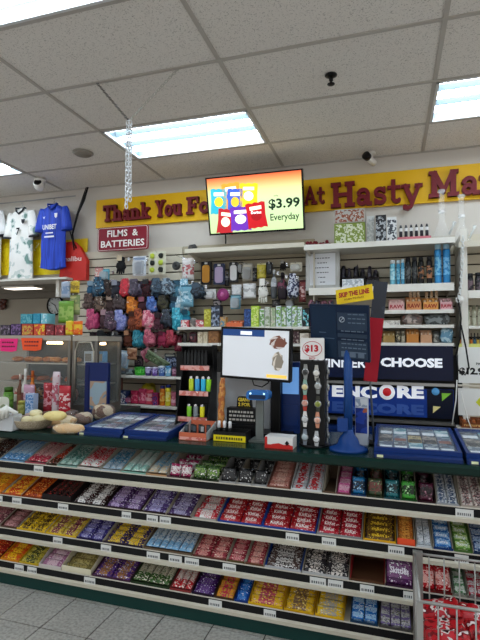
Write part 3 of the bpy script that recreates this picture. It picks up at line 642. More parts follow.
for ri, (py, w_, h_, Y, its) in enumerate(rows):
    its = sorted(its); prev = None
    for i, (px, c1, c2, c3) in enumerate(its):
        cn = cname(c1); pos = ['first', 'second', 'third', 'fourth', 'fifth', 'sixth', 'seventh', 'eighth', 'ninth', 'tenth', 'eleventh'][i]
        kd = 'bundle' if (i + ri) % 3 else 'glove'
        nm = 'winter_hat_pack' if kd == 'bundle' else 'winter_gloves'
        H(px, py + R.uniform(-1.5, 1.5), w_ * R.uniform(.9, 1.1), h_ * R.uniform(.95, 1.15), kd, (c1, c2, c3), f'{cn} {"folded knitwear pack" if kd == "bundle" else "knitted glove pair"}, {pos} along the {rown[ri]} row of the glove wall', 'knitwear' if kd == 'bundle' else 'gloves', Y + R.uniform(-.03, .02), nm)
for ri, (py, w_, h_, Y, its) in enumerate(rows):  # extra layer of dark packs, added to deepen the shaded gaps between goods
    its = sorted(its)
    for i in range(len(its) - 1):
        px = (its[i][0] + its[i + 1][0]) / 2; c = P(px, py + 1, 4.045); w2_ = (P(px + 5.5, py, 4.045).x - P(px - 5.5, py, 4.045).x); sh_ = ('#1c1a1e', '#2a2022', '#1a2028')[i % 3]
        a = MB(); a.blob(w2_, .06, .15, i, .3, .8, 0, None, 12, 8); o = a.build('winter_hat_pack', pr(sh_, its[i][2], '#131214', 28, .8)); o.location = c
        tag(o, f'dark knitwear pack added to deepen shaded gaps behind the {rown[ri]} row of the glove wall', 'knitwear', f'gap darkening knitwear added behind the {rown[ri]} row')
H(123, 359, 12, 17, 'blister', ('#a9c3d4', '#4c7898', '#d8e2e8'), 'pale blue carded pack tilted below the lowest glove row', 'blister pack', 3.9, rot=12)
H(132, 354, 10, 12, 'pouch', ('#a87a5c', '#7c4c38', '#c8a488'), 'tan pouch hanging beside the pale blue carded pack', 'pouch', 3.92)
H(103, 358, 16, 16, 'bundle', ('#2c3848', '#1a2028', '#6a7c90'), 'dark blue lumpy pack hanging above the low shelf end', 'knitwear', 3.92)
H(147, 355, 12, 10, 'pouch', ('#b06a78', '#8c4454', '#c8a0a8'), 'pink pouch lying sideways above the green tub', 'pouch', 3.92, rot=60)
H(157, 360, 26, 9, 'pouch', ('#5a6a4c', '#39432f', '#98a488'), 'long olive pouch slanting down over the tub shelf', 'pouch', 3.90, rot=28)
# middle wall goods
H(206, 273, 10, 23, 'case', ('#17171a', '#c98a1c', '#d99c28'), 'yellow and black phone cover box', 'phone case', 3.97)
H(219, 274, 11, 21, 'case', ('#2b3350', '#b7a6c8', '#8a84b8'), 'navy box with a lilac phone cover', 'phone case', 3.97)
H(233.5, 272, 9, 20, 'case', ('#232326', '#dcdcdc', '#55504c'), 'black box with a white patterned phone cover', 'phone case', 3.97)
H(247.5, 272, 10, 17, 'blister', ('#a39f92', '#56524a', '#c8c4b6'), 'clear square pack with a coiled cable', 'blister pack', 3.97)
H(261.5, 271, 9, 15, 'pouch', ('#cfc24a', '#a89c30', '#d8d09a'), 'yellow pouch above the white and black cloth', 'pouch', 3.97)
H(210, 294, 12, 10, 'blister', ('#d8d6d4', '#c2beb8', '#e4e2de'), 'small blank white carded pack left of the magenta disc', 'blister pack', 3.95)
H(223.5, 295, 12, 13, 'round', ('#8c2a68', '#a83c80', '#c86aa0'), 'round magenta pack on the middle hooks', 'hanging pack', 3.94)
H(236.5, 290, 10, 11, 'pouch', ('#d6d8da', '#b0b4b8', '#e4e4e4'), 'white pouch above the small teal pack', 'pouch', 3.96)
H(235.5, 302, 10, 14, 'blister', ('#4c7c8c', '#2c4450', '#88b0bc'), 'teal carded pack with a dark gadget over the middle shelf', 'blister pack', 3.93)
H(249.5, 291, 13, 15, 'pouch', ('#d9d9d9', '#a8a8a8', '#e8e8e8'), 'white net pouch right of the teal carded pack', 'pouch', 3.95)
H(263, 291, 12, 25, 'glove', ('#dedbd4', '#2a2a2e', '#e8e4dc'), 'white glove with black trim on the middle hooks', 'glove', 3.93)
H(274, 284, 7, 29, 'bottle', ('#54585c', '#a8acb0', '#c8ccd0'), 'slim grey bottle pack hanging between two black goods', 'bottle', 3.94)
H(283, 266, 8, 10, 'glove', ('#1d1a1a', '#34302e', '#8a8680'), 'small black glove at the top of the middle hooks', 'glove', 3.96)
H(282.5, 286, 11, 27, 'bottle', ('#241c24', '#6e2c44', '#1c181c'), 'dark bottle with a maroon label hanging on the middle hooks', 'bottle', 3.93)
H(293.5, 286, 11, 24, 'bundle', ('#c8ccd8', '#2c3050', '#98a0b8'), 'white and navy folded pack beside the notice frame', 'knitwear', 3.93)
H(296, 267, 12, 9, 'blister', ('#d4d0bc', '#c4c0ac', '#e0dcc8'), 'cream carded pack high beside the notice frame', 'blister pack', 3.97)
H(302.5, 291, 7, 22, 'pouch', ('#7c3c3c', '#c8a8a4', '#4c2020'), 'narrow dark red pouch against the notice frame', 'pouch', 3.95)
H(198, 291, 14, 16, 'bundle', ('#1f2630', '#3a4c5c', '#0f1216'), 'black and blue lumpy pack left of the blank white card', 'knitwear', 3.9)
H(187, 296, 13, 22, 'pouch', ('#6fa0b4', '#b4d0dc', '#3c6c80'), 'pale blue pouch at the start of the middle wall', 'pouch', 3.88)

for (px, py, w_, h_, kd, cols, lb) in (
 (92, 361, 10, 13, 'blister', ('#2c343c', '#8ca0ac', '#c8c0b0'), 'dark blue carded pack at the far end below the glove rows'),
 (112, 357, 10, 14, 'case', ('#1a1c20', '#56606c', '#8c8c8c'), 'black slim box hanging between the dark lump and the pale blue card'),
 (139, 361, 9, 12, 'pouch', ('#3a3238', '#6c5a5c', '#b8a8a0'), 'dark grey pouch hanging behind the slanting olive pouch'),
 (170, 360, 11, 13, 'blister', ('#30343c', '#1a1c22', '#a8a89c'), 'charcoal carded pack at the near end above the tubs'),
 (178, 343, 7, 17, 'pouch', ('#7c2c40', '#b04c60', '#3c1820'), 'dark crimson pouch beside the black lighter rack top'),
 (212, 297, 0, 0, '', (), ''),
 (227, 279, 5, 14, 'bottle', ('#28282c', '#585860', '#a0a0a4'), 'small black bottle pack between the navy and black phone boxes'),
 (241, 268, 5, 12, 'blister', ('#34302c', '#5c5850', '#9c9484'), 'narrow dark card between the patterned phone box and the coiled cable'),
 (255, 274, 5, 15, 'pouch', ('#2c2c2e', '#6c6c6c', '#c0b8a8'), 'narrow black pouch beside the yellow pouch'),
 (269, 268, 6, 12, 'case', ('#1c1c1e', '#3c4048', '#888888'), 'tiny black box high between yellow pouch and small black glove'),
 (290, 303, 9, 9, 'blister', ('#403c38', '#1c1a1a', '#a0988c'), 'small dark card just above the green and white boxes'),
 (276, 303, 8, 8, 'pouch', ('#2c2a2c', '#605c5c', '#a8a098'), 'small black pouch just above the white and sage boxes'),
 (217, 303, 8, 8, 'pouch', ('#3c3a3c', '#a8a0a0', '#d0c8c0'), 'small grey pouch behind the olive yellow box')):
    if kd: H(px, py, w_, h_, kd, cols, lb, 'hanging pack', 4.0)
# notice in a silver frame
A = P(306, 250, 3.95); B = P(340, 292, 3.95)
t = empty('notice_frame', 'silver frame holding a white printed notice under the top shelf', 'notice', ((A.x + B.x) / 2, 3.95, (A.z + B.z) / 2)); w_ = (B.x - A.x) / 2; h = (A.z - B.z) / 2 - .02
a = MB()
for b in ((-w_, -w_ + .05, -h, h), (w_ - .05, w_, -h, h), (-w_ + .05, w_ - .05, h - .03, h), (-w_ + .05, w_ - .05, -h, -h + .05)): a.box(b[0], b[1], -.012, .012, b[2], b[3])
a.build('frame', m('#a9aaa6', .35, .4), t)
a = MB(); a.box(-w_ + .035, w_ - .035, -.0125, .006, -h + .04, h - .02); a.build('paper', m('#e0e3e8', .6), t)
a = MB()
for k in range(6):
    ww = (.9, .6, .9, .7, .5, .3)[k] * w_; q = -ww / 2
    while q < ww / 2 - .01:
        l_ = R.uniform(.008, .022); a.box(q, min(q + l_, ww / 2), -.0136, -.0126, h * .62 - k * .04, h * .62 - k * .04 + .007); q += l_ + .005
a.build('printed_lines', m('#4a4a55', .6), t)

# ================================================================ GOODS STANDING ON SHELVES
def stand(kind, px0, px1, pyt, z, Y, cols, label, cat, name=None, depth=None, txt=None, group=None, rz=0, pyb=None):
    """a thing standing on height z, front face at depth Y; pixel edges px0..px1 and pixel top pyt"""
    A = P(px0, 300, Y); B = P(px1, 300, Y); w_ = (B.x - A.x) * .97; h = max(.012, P((px0 + px1) / 2, pyt, Y).z - z); d = depth or min(w_, .12)
    c1, c2, c3 = (list(cols) + [None] * 3)[:3]; c2 = c2 or c1; c3 = c3 or c2; sd = R.randint(0, 999)
    t = empty(name or 'shop_pack', label, cat, ((A.x + B.x) / 2, Y + d / 2, z + .0005), rz, group)
    if kind == 'can':
        r_ = w_ / 2; a = MB(); a.lathe([(.001, 0), (r_ * .95, 0), (r_, .006), (r_, h * .22, 1), (r_, h * .66), (r_, h * .82), (r_ * .85, h * .86)], 18); a.build('can_body', [m(c1, .25, .3), pr(c2, c1, c3, 40, .25)], t)
        a = MB(); a.lathe([(r_ * .84, h * .86), (r_ * .84, h * .97), (r_ * .7, h), (.001, h)], 18); a.build('cap', m(c3, .3), t)
    elif kind == 'jar':
        r_ = w_ / 2; a = MB(); a.lathe([(.001, 0), (r_ * .95, 0), (r_, .008, 1), (r_, h * .7), (r_ * .8, h * .8)], 16); a.build('jar_body', [m(c1, .25), pr(c2, c1, c3, 45)], t)
        a = MB(); a.lathe([(r_ * .85, h * .8), (r_ * .88, h * .98), (.001, h)], 16); a.build('lid', m(c3, .3), t)
    elif kind == 'bottle':
        r_ = w_ / 2; a = MB(); a.lathe([(.001, 0), (r_ * .95, 0), (r_, .006, 1), (r_, h * .45), (r_, h * .58), (r_ * .4, h * .74), (r_ * .36, h * .84)], 14); a.build('bottle_body', [m(c1, .2), m(c2, .4)], t)
        a = MB(); a.lathe([(r_ * .42, h * .84), (r_ * .42, h), (.001, h)], 12); a.build('cap', m(c3, .3), t)
    elif kind == 'box':
        a = MB(); a.box(-w_ / 2, w_ / 2, -d / 2, d / 2, 0, h); a.build('carton', m(c1, .45), t)
        a = MB(); a.box(-w_ * .46, w_ * .46, -d / 2 - .0015, -d / 2, h * .06, h * .94); a.build('printed_front', pr(c1, c2, c3, 48, .4), t)
    elif kind == 'openbox':      # counter display carton with a raised header and packets inside
        a = MB(); a.box(-w_ / 2, w_ / 2, -d / 2, d / 2, 0, .006); a.box(-w_ / 2, w_ / 2, -d / 2, -d / 2 + .004, .006, h * .62); a.box(-w_ / 2, w_ / 2, d / 2 - .004, d / 2, .006, h)
        for s_ in (-1, 1): a.prism([(-d / 2, .006), (d / 2, .006), (d / 2, h * .98), (-d / 2, h * .6)], -.002, .002, 0, T((s_ * (w_ / 2 - .002), 0, 0)) @ Matrix(((0, 1, 0, 0), (1, 0, 0, 0), (0, 0, 1, 0), (0, 0, 0, 1))))
        a.build('carton', m(c1, .5), t)
        if txt:
            a = MB(); text(a, txt, w_ * .8, h * .3, T((0, -d / 2 - .002, h * .32)), 0, .03); a.build('lettering', m(c2, .4), t)
        n = 5
        for k in range(n):
            a = MB(); x = -w_ * .36 + w_ * .72 * k / (n - 1); a.box(x - w_ * .06, x + w_ * .06, -d * .3, d * .3, .0065, h * (.78 + .1 * (k % 2))); a.build('packet', m((c3, c1)[k % 2], .4), t)
    elif kind == 'pouch':
        a = MB(); a.pillow(h, w_, min(.05, d), T((0, 0, h / 2)) @ Rx(90) @ Rz(90), 0, 1, .5, 12, 6, .05, sd, .3); a.build('film_pouch', [pr(c1, c1, c2, 30, .25), pr(c2, c1, c3, 34, .25)], t)
    elif kind == 'lump':
        a = MB(); a.blob(w_, d, h, sd, .3, .7, 0, T((0, 0, h / 2))); a.build('wrapped_body', pr(c1, c2, c3, 26, .3, bump=.4), t)
    elif kind == 'tub':
        r_ = w_ / 2; a = MB(); a.lathe([(.001, 0), (r_ * .85, 0), (r_ * .95, h * .3, 1), (r_, h * .8), (r_, h * .82)], 16); a.build('tub_body', [m(c1, .3), pr(c2, c1, c3, 50)], t)
        a = MB(); a.lathe([(r_ * 1.04, h * .82), (r_ * 1.04, h * .95), (.001, h)], 16); a.build('lid', m(c3, .3), t)
    elif kind == 'glasses':
        a = MB(); r_ = w_ * .23
        for s_ in (-1, 1): a.tube([(s_ * w_ * .26 + r_ * math.cos(q), 0, h * .6 + r_ * .8 * math.sin(q)) for q in [k * .524 for k in range(12)]], .003, 5, 0, None, True)
        a.tube([(-w_ * .05, 0, h * .62), (0, 0, h * .68), (w_ * .05, 0, h * .62)], .003, 5); a.build('frame', m(c1, .25), t)
        a = MB()
        for s_ in (-1, 1): a.add([(s_ * w_ * .26 + r_ * math.cos(q), 0, h * .6 + r_ * .8 * math.sin(q)) for q in [k * .524 for k in range(12)]], [tuple(range(12))])
        a.build('lens', m(c2, .1), t)
        for s_ in (-1, 1):
            b = MB(); b.tube([(s_ * w_ * .5, 0, h * .66), (s_ * w_ * .48, .07, h * .6), (s_ * w_ * .46, .1, .0035)], .003, 5); b.build('temple', m(c1, .25), t)
    return t
SP = stand
# middle shelf: small packs
zm = mid[0]
def row(items, z, Y, shelfname, cat='pack'):
    for it in items:
        kind, a, b, top, cols, desc = it[:6]; SP(kind, a, b, top, z, Y, cols, desc + ' ' + shelfname, it[6] if len(it) > 6 else cat, it[7] if len(it) > 7 else 'small_' + {'box': 'box', 'can': 'can', 'bottle': 'bottle', 'pouch': 'pouch', 'lump': 'pack', 'tub': 'tub', 'jar': 'jar', 'openbox': 'display_box', 'glasses': 'sunglasses'}[kind])
ms = 'on the middle shelf'
row([
 ('box', 181, 189, 320, ('#c85a60', '#e8e0dc', '#8c2c34'), 'flat red and white box at the near end'),
 ('lump', 189, 196, 318, ('#6a6460', '#a8a098', '#34302e'), 'grey wrapped pack'),
 ('box', 196, 204, 320, ('#c05860', '#d8d0cc', '#8c2c34'), 'flat pink and white box'),
 ('box', 204, 211, 309, ('#a8a02c', '#ccc858', '#5c581c'), 'olive yellow upright box'),
 ('box', 211, 220, 306, ('#2c3240', '#7c8aa0', '#d8d4cc'), 'dark blue upright box with pale top'),
 ('box', 220, 226, 317, ('#c89a5c', '#5a8090', '#e0cca8'), 'small tan box'),
 ('openbox', 226, 243, 320, ('#d87048', '#f0e0cc', '#e8a080'), 'low orange display box'),
 ('box', 244, 251, 309, ('#1f3a6c', '#3a5c9c', '#101c38'), 'navy upright box'),
 ('box', 251, 259, 306, ('#a8c83c', '#d8e484', '#4c6c20'), 'lime green upright box'),
 ('box', 259.5, 264.5, 309, ('#d8dcd4', '#6c9c50', '#303430'), 'first white and green small box'),
 ('box', 265, 270, 307, ('#c8ccc0', '#8c9c78', '#504840'), 'second white and sage small box'),
 ('box', 270.5, 275.5, 308, ('#9cb088', '#c8c4b0', '#4c5c3c'), 'sage green small box'),
 ('box', 276, 281, 306, ('#d4e0e4', '#7ca850', '#30689c'), 'white box with blue foot'),
 ('box', 281.5, 286, 307, ('#7ca058', '#d8e0dc', '#3c5c2c'), 'leafy green box'),
 ('box', 286.5, 291.5, 306, ('#d8e4e8', '#5c9450', '#386ca4'), 'white box with green crown'),
 ('box', 292, 297, 306, ('#88a868', '#dce4e8', '#34587c'), 'green and white box'),
 ('box', 297.5, 302, 307, ('#dce8ec', '#78a86c', '#6898bc'), 'pale blue and green box'),
 ('box', 302.5, 309, 309, ('#1b1c22', '#60b4bc', '#e0e4e4'), 'black box with teal stripe')], zm, 3.84, ms)
# tubs on the upper low shelf
za = lowA[0]
row([
 ('lump', 108, 124, 371, ('#2a3034', '#4c5860', '#14181a'), 'dark lumpy pack at the far end'),
 ('lump', 124, 133, 369, ('#40484c', '#788488', '#20262a'), 'grey wrapped tray'),
 ('tub', 133, 144, 367, ('#3cb434', '#70d860', '#2c8c28'), 'bright green tub'),
 ('tub', 145, 151, 367, ('#4c3c7c', '#c0b4dc', '#e0d8ec'), 'first violet tub'),
 ('tub', 151.5, 157.5, 367, ('#6c4c9c', '#b8a8dc', '#d8d0e4'), 'second purple tub'),
 ('tub', 158, 164.5, 366, ('#4c6cb0', '#b8d0ec', '#dce4ec'), 'blue tub'),
 ('tub', 165, 171, 366, ('#88c0e0', '#e0ecf4', '#4c88b8'), 'sky blue tub'),
 ('tub', 171.5, 177.5, 367, ('#783c5c', '#b88ca0', '#44283c'), 'plum coloured tub')], za, 3.84, 'on the shelf below the gloves')
SP('box', 166, 178, 357, za, 3.95, ('#202840', '#8c98b4', '#101424'), 'dark navy box with a pale stripe standing behind the tubs', 'box', 'small_box')
zb = lowB[0]
row([
 ('box', 107, 118, 378, ('#7c3c2c', '#e0c8b0', '#3c2018'), 'tall reddish brown box'),
 ('box', 118.5, 128, 391, ('#2c3c6c', '#d8d8dc', '#18203c'), 'navy and white flat box'),
 ('lump', 121, 132, 396, ('#6c3850', '#b06080', '#d8b8c8'), 'mauve wrapped pack'),
 ('pouch', 130, 138, 391, ('#c8385c', '#e87c94', '#8c1c3c'), 'first pink candy pouch'),
 ('pouch', 138, 146, 389, ('#d04468', '#f09cb0', '#8c2040'), 'second pink candy pouch'),
 ('pouch', 146, 153, 390, ('#dc4c60', '#f4b0b8', '#a02038'), 'third rose candy pouch'),
 ('box', 153.5, 159, 393, ('#a83058', '#2c3478', '#d86c8c'), 'magenta and blue box'),
 ('can', 160, 165, 386, ('#e8842c', '#f0c060', '#2c3478'), 'orange tube'),
 ('can', 165.5, 171, 385, ('#ecdc3c', '#f0e890', '#202c6c'), 'yellow tube with dark blue cap'),
 ('pouch', 171, 177, 392, ('#c87084', '#e8b4c0', '#7c3448'), 'dusty pink pouch'),
 ('pouch', 176.5, 181, 391, ('#b85068', '#e4a0b0', '#6c2838'), 'dark rose pouch')], zb, 3.84, 'on the pink candy shelf')
SP('lump', 140, 155, 384, zb, 3.98, ('#d8c42c', '#b4a420', '#98b43c'), 'yellow wrapped pack behind the pink candy pouches', 'pack', 'small_pack', depth=.09)
# spray cans
zc = canS[0]
for px0, px1, top, cols, lb in (
 (390, 396, 260, ('#6cb0c4', '#a8d4dc', '#e0e8ea'), 'short pale blue spray can, nearest the grey hanging banner'),
 (396.5, 400.5, 260, ('#3c88a8', '#7cb8cc', '#c8dce4'), 'slim mid blue spray can between the short pale one and the dark cans'),
 (401, 405, 259, ('#4c90b0', '#90c0d4', '#c0d8e4'), 'slim light blue spray can touching the black cans'),
 (405.5, 411.5, 257, ('#202428', '#585c5c', '#1c1c20'), 'black spray can with grey print, first of the dark four'),
 (412, 418, 257, ('#1c1f22', '#4c5050', '#26262a'), 'black spray can with faint print, second of the dark four'),
 (418.5, 424.5, 257, ('#1a1a1c', '#a06c48', '#1c1c1e'), 'black spray can with a copper band, third of the dark four'),
 (427, 433, 256, ('#1c1a1c', '#a8704c', '#202022'), 'black spray can with a copper band, beside the tall blue cans'),
 (435, 442.5, 243.5, ('#3c8cc4', '#78bcdc', '#a4ccdc'), 'tall sky blue spray can, first of two'),
 (443.5, 451.5, 243, ('#3484bc', '#70b4dc', '#a0c8dc'), 'tall sky blue spray can against the white divider')):
    SP('can', px0, px1, top, zc, 3.84, cols, lb, 'spray can', 'spray_can')
z1_ = box1[0]
for px0, px1, top, cols, lb in (
 (388, 405, 298, ('#d8b0ac', '#a82c38', '#e8c8c0'), 'pale pink display box of rolling papers lettered in red'),
 (405.5, 422, 296, ('#cf8f5c', '#8c241c', '#e8c8a0'), 'tan display box of rolling papers with packets standing up'),
 (422.5, 439, 297, ('#e0a058', '#a83424', '#ecd0a8'), 'orange display box of rolling papers with packets standing up'),
 (439.5, 453, 297, ('#dcaeb0', '#b02838', '#ecd0cc'), 'pink display box of rolling papers against the white divider')):
    SP('openbox', px0, px1, top, z1_, 3.84, cols, lb, 'display box', 'display_box', depth=.12, txt='RAW')
for k, (px, top) in enumerate(((409, 291), (413, 290), (417, 290.5), (425, 292), (430, 290), (435, 291))):
    SP('box', px, px + 3, top, z1_, 3.972, ('#d8b48c', '#ecdcc0', '#a86c48'), ('slim cream rolling paper carton standing behind the tan display box', 'slim cream rolling paper carton standing behind the orange display box')[k > 2], 'carton', 'paper_carton', depth=.02, group='slim cartons behind the rolling paper boxes ' + ('tan', 'orange')[k > 2])
z2_ = box2[0]
row([('box', 382, 400, 320.5, ('#e4e2da', '#c8c4bc', '#303030'), 'flat white printed strip'),
 ('lump', 401, 424, 313, ('#b8a8a0', '#685c58', '#8c5c50'), 'clear bag of brown goods'),
 ('lump', 424, 451, 313.5, ('#868c8c', '#484c4c', '#c0c4c4'), 'clear bag of grey goods')], z2_, 3.84, 'under the rolling paper boxes')
z3_ = box3[0]
row([('openbox', 382, 395, 331, ('#a88850', '#dcc890', '#e0d0a0'), 'low olive display box'),
 ('jar', 395.5, 400, 331, ('#504c40', '#c8bc9c', '#8c8470'), 'small grey jar'),
 ('jar', 400.5, 405, 331, ('#5c5848', '#bcb49c', '#9c9480'), 'small taupe jar'),
 ('openbox', 405.5, 419, 329, ('#c88440', '#7c2c1c', '#e0b884'), 'orange brown carton'),
 ('openbox', 419.5, 432, 330, ('#d0a07c', '#9c3c2c', '#e8ccb0'), 'peach brown carton'),
 ('jar', 432.5, 439, 331, ('#5c5c58', '#a4a49c', '#3c3c3a'), 'dark grey jar'),
 ('lump', 439.5, 453, 328, ('#6c9cb8', '#b8d4e0', '#3c6c8c'), 'light blue wrapped pack')], z3_, 3.84, 'directly above the navy lottery sign')
# sunglasses and dark goods on the shelf behind the yellow sign
for k, (px0, px1, top, c) in enumerate(((341, 352, 272, '#20202a'), (352.5, 366, 270, '#141418'), (367, 379, 272, '#2a1c20'))):
    SP('glasses', px0, px1, top, sun[0], 3.86, (c, '#101014'), ('first', 'second', 'third')[k] + ' pair of dark sunglasses, counted from the notice frame', 'sunglasses', 'sunglasses')
SP('box', 342, 364, 279, sun[0], 3.82, ('#d8dce0', '#a8b0b8', '#586068'), 'low white box in front of the sunglasses', 'box', 'small_box', depth=.03)
SP('box', 366, 379, 280, sun[0], 3.82, ('#20242c', '#3c3c44', '#585c64'), 'low black box in front of the sunglasses', 'box', 'small_box', depth=.03)
for k, px in enumerate((309, 315, 321, 327)):
    SP('jar', px, px + 5.5, 316, dark[0], 3.84, (('#5c2c34', '#3c2c3c', '#6c3038', '#34343c')[k], '#8c6068', '#20181c'), ('dark red', 'plum', 'maroon', 'charcoal')[k] + ' jar on the shelf behind the lottery board', 'jar', 'small_jar')
for k in range(4):
    a_ = P(309 + 7 * k, 300, 3.88)
    SP('bundle' if 0 else 'lump', 308 + 6.5 * k, 314 + 6.5 * k, 300, P(310, 308, 3.86).z, 3.88, (('#4c2430', '#2c2430', '#5c2c3c', '#28303c')[k], '#8c5c6c', '#181418'), ('wine red', 'dusky violet', 'berry red', 'slate')[k] + ' cloth roll on the narrow rack under the framed notice', 'roll', 'cloth_roll')
aa = P(307, 308, 3.86); bb = P(335, 308, 3.86)
a = MB(); a.box(-.02, bb.x - aa.x, 0, WALL - .03 - 3.86, -.015, 0); o = a.build('narrow_rack', DK); o.location = (aa.x, 3.86, aa.z); tag(o, 'narrow black rack under the framed notice', 'rack')
for k, (p0, p1, tp) in enumerate(((340, 346, 266), (347, 351, 268), (353, 359, 265), (360, 365, 268), (367, 372, 266), (373, 379, 269))):
    SP('lump', p0, p1, tp, sun[0], 3.99, (('#17171b', '#25202a', '#101014')[k % 3], '#3c3844', '#0c0c0e'), ('black', 'blackish violet', 'jet black', 'ink black', 'soot black', 'coal black')[k] + ' knobbly pack standing behind the sunglasses', 'pack', 'dark_pack', depth=.08)
# edge column goods
row([('jar', 459.5, 466.5, 273, ('#1a1a1e', '#5c4c54', '#28282c'), 'first black jar'), ('jar', 467.5, 474.5, 273, ('#18181c', '#6c5860', '#2c2c30'), 'second black jar'), ('jar', 475.5, 482.5, 272, ('#1c1c20', '#5c5058', '#28282c'), 'third black jar')], f1[0], 3.84, 'on the shelf at the photo edge')
row([('jar', 459.5, 464.5, 306, ('#a8a890', '#c4c4b0', '#7c7c68'), 'first pale clear jar'), ('jar', 465.5, 470.5, 306, ('#a0a08a', '#bcbca8', '#74745f'), 'second pale clear jar'), ('jar', 471.5, 476.5, 305, ('#9c9c86', '#b8b8a4', '#70705c'), 'third pale clear jar'), ('jar', 477.5, 482.5, 305, ('#a4a48e', '#c0c0ac', '#787864'), 'fourth pale clear jar')], f2[0], 3.84, 'on the dark edged shelf')
for k in range(7):
    SP('bottle', 459.5 + 3.3 * k, 462.4 + 3.3 * k, 333, f3[0], 3.84, (('#28180c', '#c8742c', '#1c1410'), ('#202c38', '#3c6c8c', '#14181c'), ('#1c1c1c', '#c0a040', '#101010'))[k % 3], ('dark bottle with an orange label in the row above the white price card', 'dark bottle with a blue label in the row above the white price card', 'dark bottle with a yellow label in the row above the white price card')[k % 3], 'bottle', 'small_bottle', group='small dark bottles above the price card, ' + ('orange', 'blue', 'yellow')[k % 3])

# on top of the canopy shelves
zt = canopyR[0]
t = SP('box', 334, 366, 223, zt, 3.82, ('#7a8c3c', '#d0d4b8', '#4c5a28'), 'green lower display box with photo prints on the top shelf', 'display box', 'display_box', depth=.1)
zz = P(350, 223, 3.82).z
t = SP('box', 334, 366, 209, zz + .002, 3.82, ('#b0aca4', '#8c4c34', '#e0dcd4'), 'silver and brown display box stacked on the green one', 'display box', 'display_box', depth=.1)
SP('box', 367, 375, 216, zt, 3.86, ('#cfd2d0', '#b4b8b8', '#8c9090'), 'plain grey white box beside the stacked display boxes', 'box', 'shop_box')
SP('box', 376, 387, 215, zt, 3.82, ('#26282c', '#a8acb0', '#484c50'), 'black and silver printed box on the top shelf', 'box', 'shop_box')
SP('box', 387.5, 397.5, 217, zt, 3.82, ('#d8dada', '#3c4048', '#b0b4b8'), 'white box with a small dark label on the top shelf', 'box', 'shop_box')
A = P(398, 300, 3.80); B = P(432, 300, 3.80); t = empty('display_tray', 'pink rimmed tray holding six slim clear pens on the top shelf', 'tray', ((A.x + B.x) / 2, 3.83, zt + .0005)); w_ = B.x - A.x
a = MB(); a.box(-w_ / 2, w_ / 2, -.03, .05, 0, .03); a.build('tray', m('#c07078', .5), t)
for k in range(6):
    x = A.x + w_ * (k + .7) / 6.4; a = MB(); a.lathe([(.001, 0), (.012, 0, 1), (.012, .05, 0), (.012, .075, 1), (.008, .09, 1), (.006, .1, 1), (.001, .101)], 10); o = a.build('slim_pen', [m('#d8d8d8', .2), m('#34343a', .3)]); o.location = (x, 3.84, zt + .031)
    tag(o, 'slim clear and black pen standing in the pink rimmed tray', 'pen', 'slim pens in the pink rimmed tray')
t = empty('red_berries', 'small heap of dark red berries on the top shelf beside the television', 'berries', (P(318, 300, 3.82).x, 3.84, zt)); a = MB()
for k in range(26): a.blob(.03, .03, .03, k, .1, 1, 0, T((R.uniform(-.09, .09), R.uniform(-.03, .03), .015 + R.choice((0, 0, .018)))), 7, 5)
o = a.build('berry_cluster', m('#6a1420', .4), t); o['kind'] = 'stuff'
SP('lump', 187, 195, 244, canopyL[0], 3.82, ('#28282a', '#484440', '#141414'), 'small dark lump on the cream top shelf left of the television', 'pack', 'small_pack', depth=.06)
def beaker(px, pyt, Y, z, label):
    x = P(px, 300, Y).x; h = P(px, pyt, Y).z - z; t = empty('glass_beaker_pipe', label, 'glass pipe', (x, Y, z + .0005))
    g = m('#f0f2f0', .04, 0, 0, .13)
    a = MB(); a.lathe([(.001, 0), (.07, 0), (.072, .01), (.045, .09), (.022, .15), (.02, h * .95)], 20, 0, None, True, False); a.build('beaker_body', g, t)
    a = MB(); a.lathe([(.021, h * .95), (.028, h * .97), (.026, h), (.02, h)], 20, 0, None, True, False); a.build('mouth_rim', m('#dfe3e2', .1, 0, 0, .4), t)
    a = MB(); a.tube([(.05, 0, .05), (.075, 0, .1), (.09, 0, .14)], [.008, .008, .014], 8); a.build('side_stem', m('#d8dcda', .1, 0, 0, .5), t)
    a = MB(); a.lathe([(.024, h * .55), (.024, h * .6)], 14, 0, None, True, False); a.build('colour_band', m('#e8e8e8', .2, 0, 0, .7), t)
beaker(443, 190, 3.88, canopyR[0], 'clear glass beaker pipe on the top shelf under the banner letter M')
beaker(463, 195, 3.88, canopyF[0], 'clear glass beaker pipe at the end by the picture edge')

# price cards, cables and chain at the photo edge
A = P(458, 347, 3.78); B = P(500, 384, 3.78)
t = empty('price_card', 'large white price card with black figures beside the CHOOSE sign', 'price card', ((A.x + B.x) / 2, 3.78, (A.z + B.z) / 2)); w_ = (B.x - A.x); h = (A.z - B.z)
a = MB(); a.box(-w_ / 2, w_ / 2, 0, .006, -h / 2, h / 2); a.build('card', m('#e4e4e0', .5), t)
a = MB(); text(a, '$12.99', w_ * .72, h * .22, T((-w_ * .12, -.002, -h * .18)), 0, .05); text(a, 'PACK', w_ * .22, h * .07, T((w_ * .05, -.002, h * .04)), 0, .02); a.build('lettering', BLACK, t)
a = MB(); a.box(-w_ / 2, w_ / 2, .008, .02, h * .5 - .01, h * .5 + .025); a.build('pale_strip', m('#d8d878', .5), t)
A = P(458, 388, 3.78); B = P(500, 417, 3.78); t = empty('price_card', 'white card with a yellow leaf shape below the large price card', 'price card', ((A.x + B.x) / 2, 3.78, (A.z + B.z) / 2)); w_ = (B.x - A.x); h = (A.z - B.z)
a = MB(); a.box(-w_ / 2, w_ / 2, 0, .006, -h / 2, h / 2); a.build('card', m('#e2e2de', .5), t)
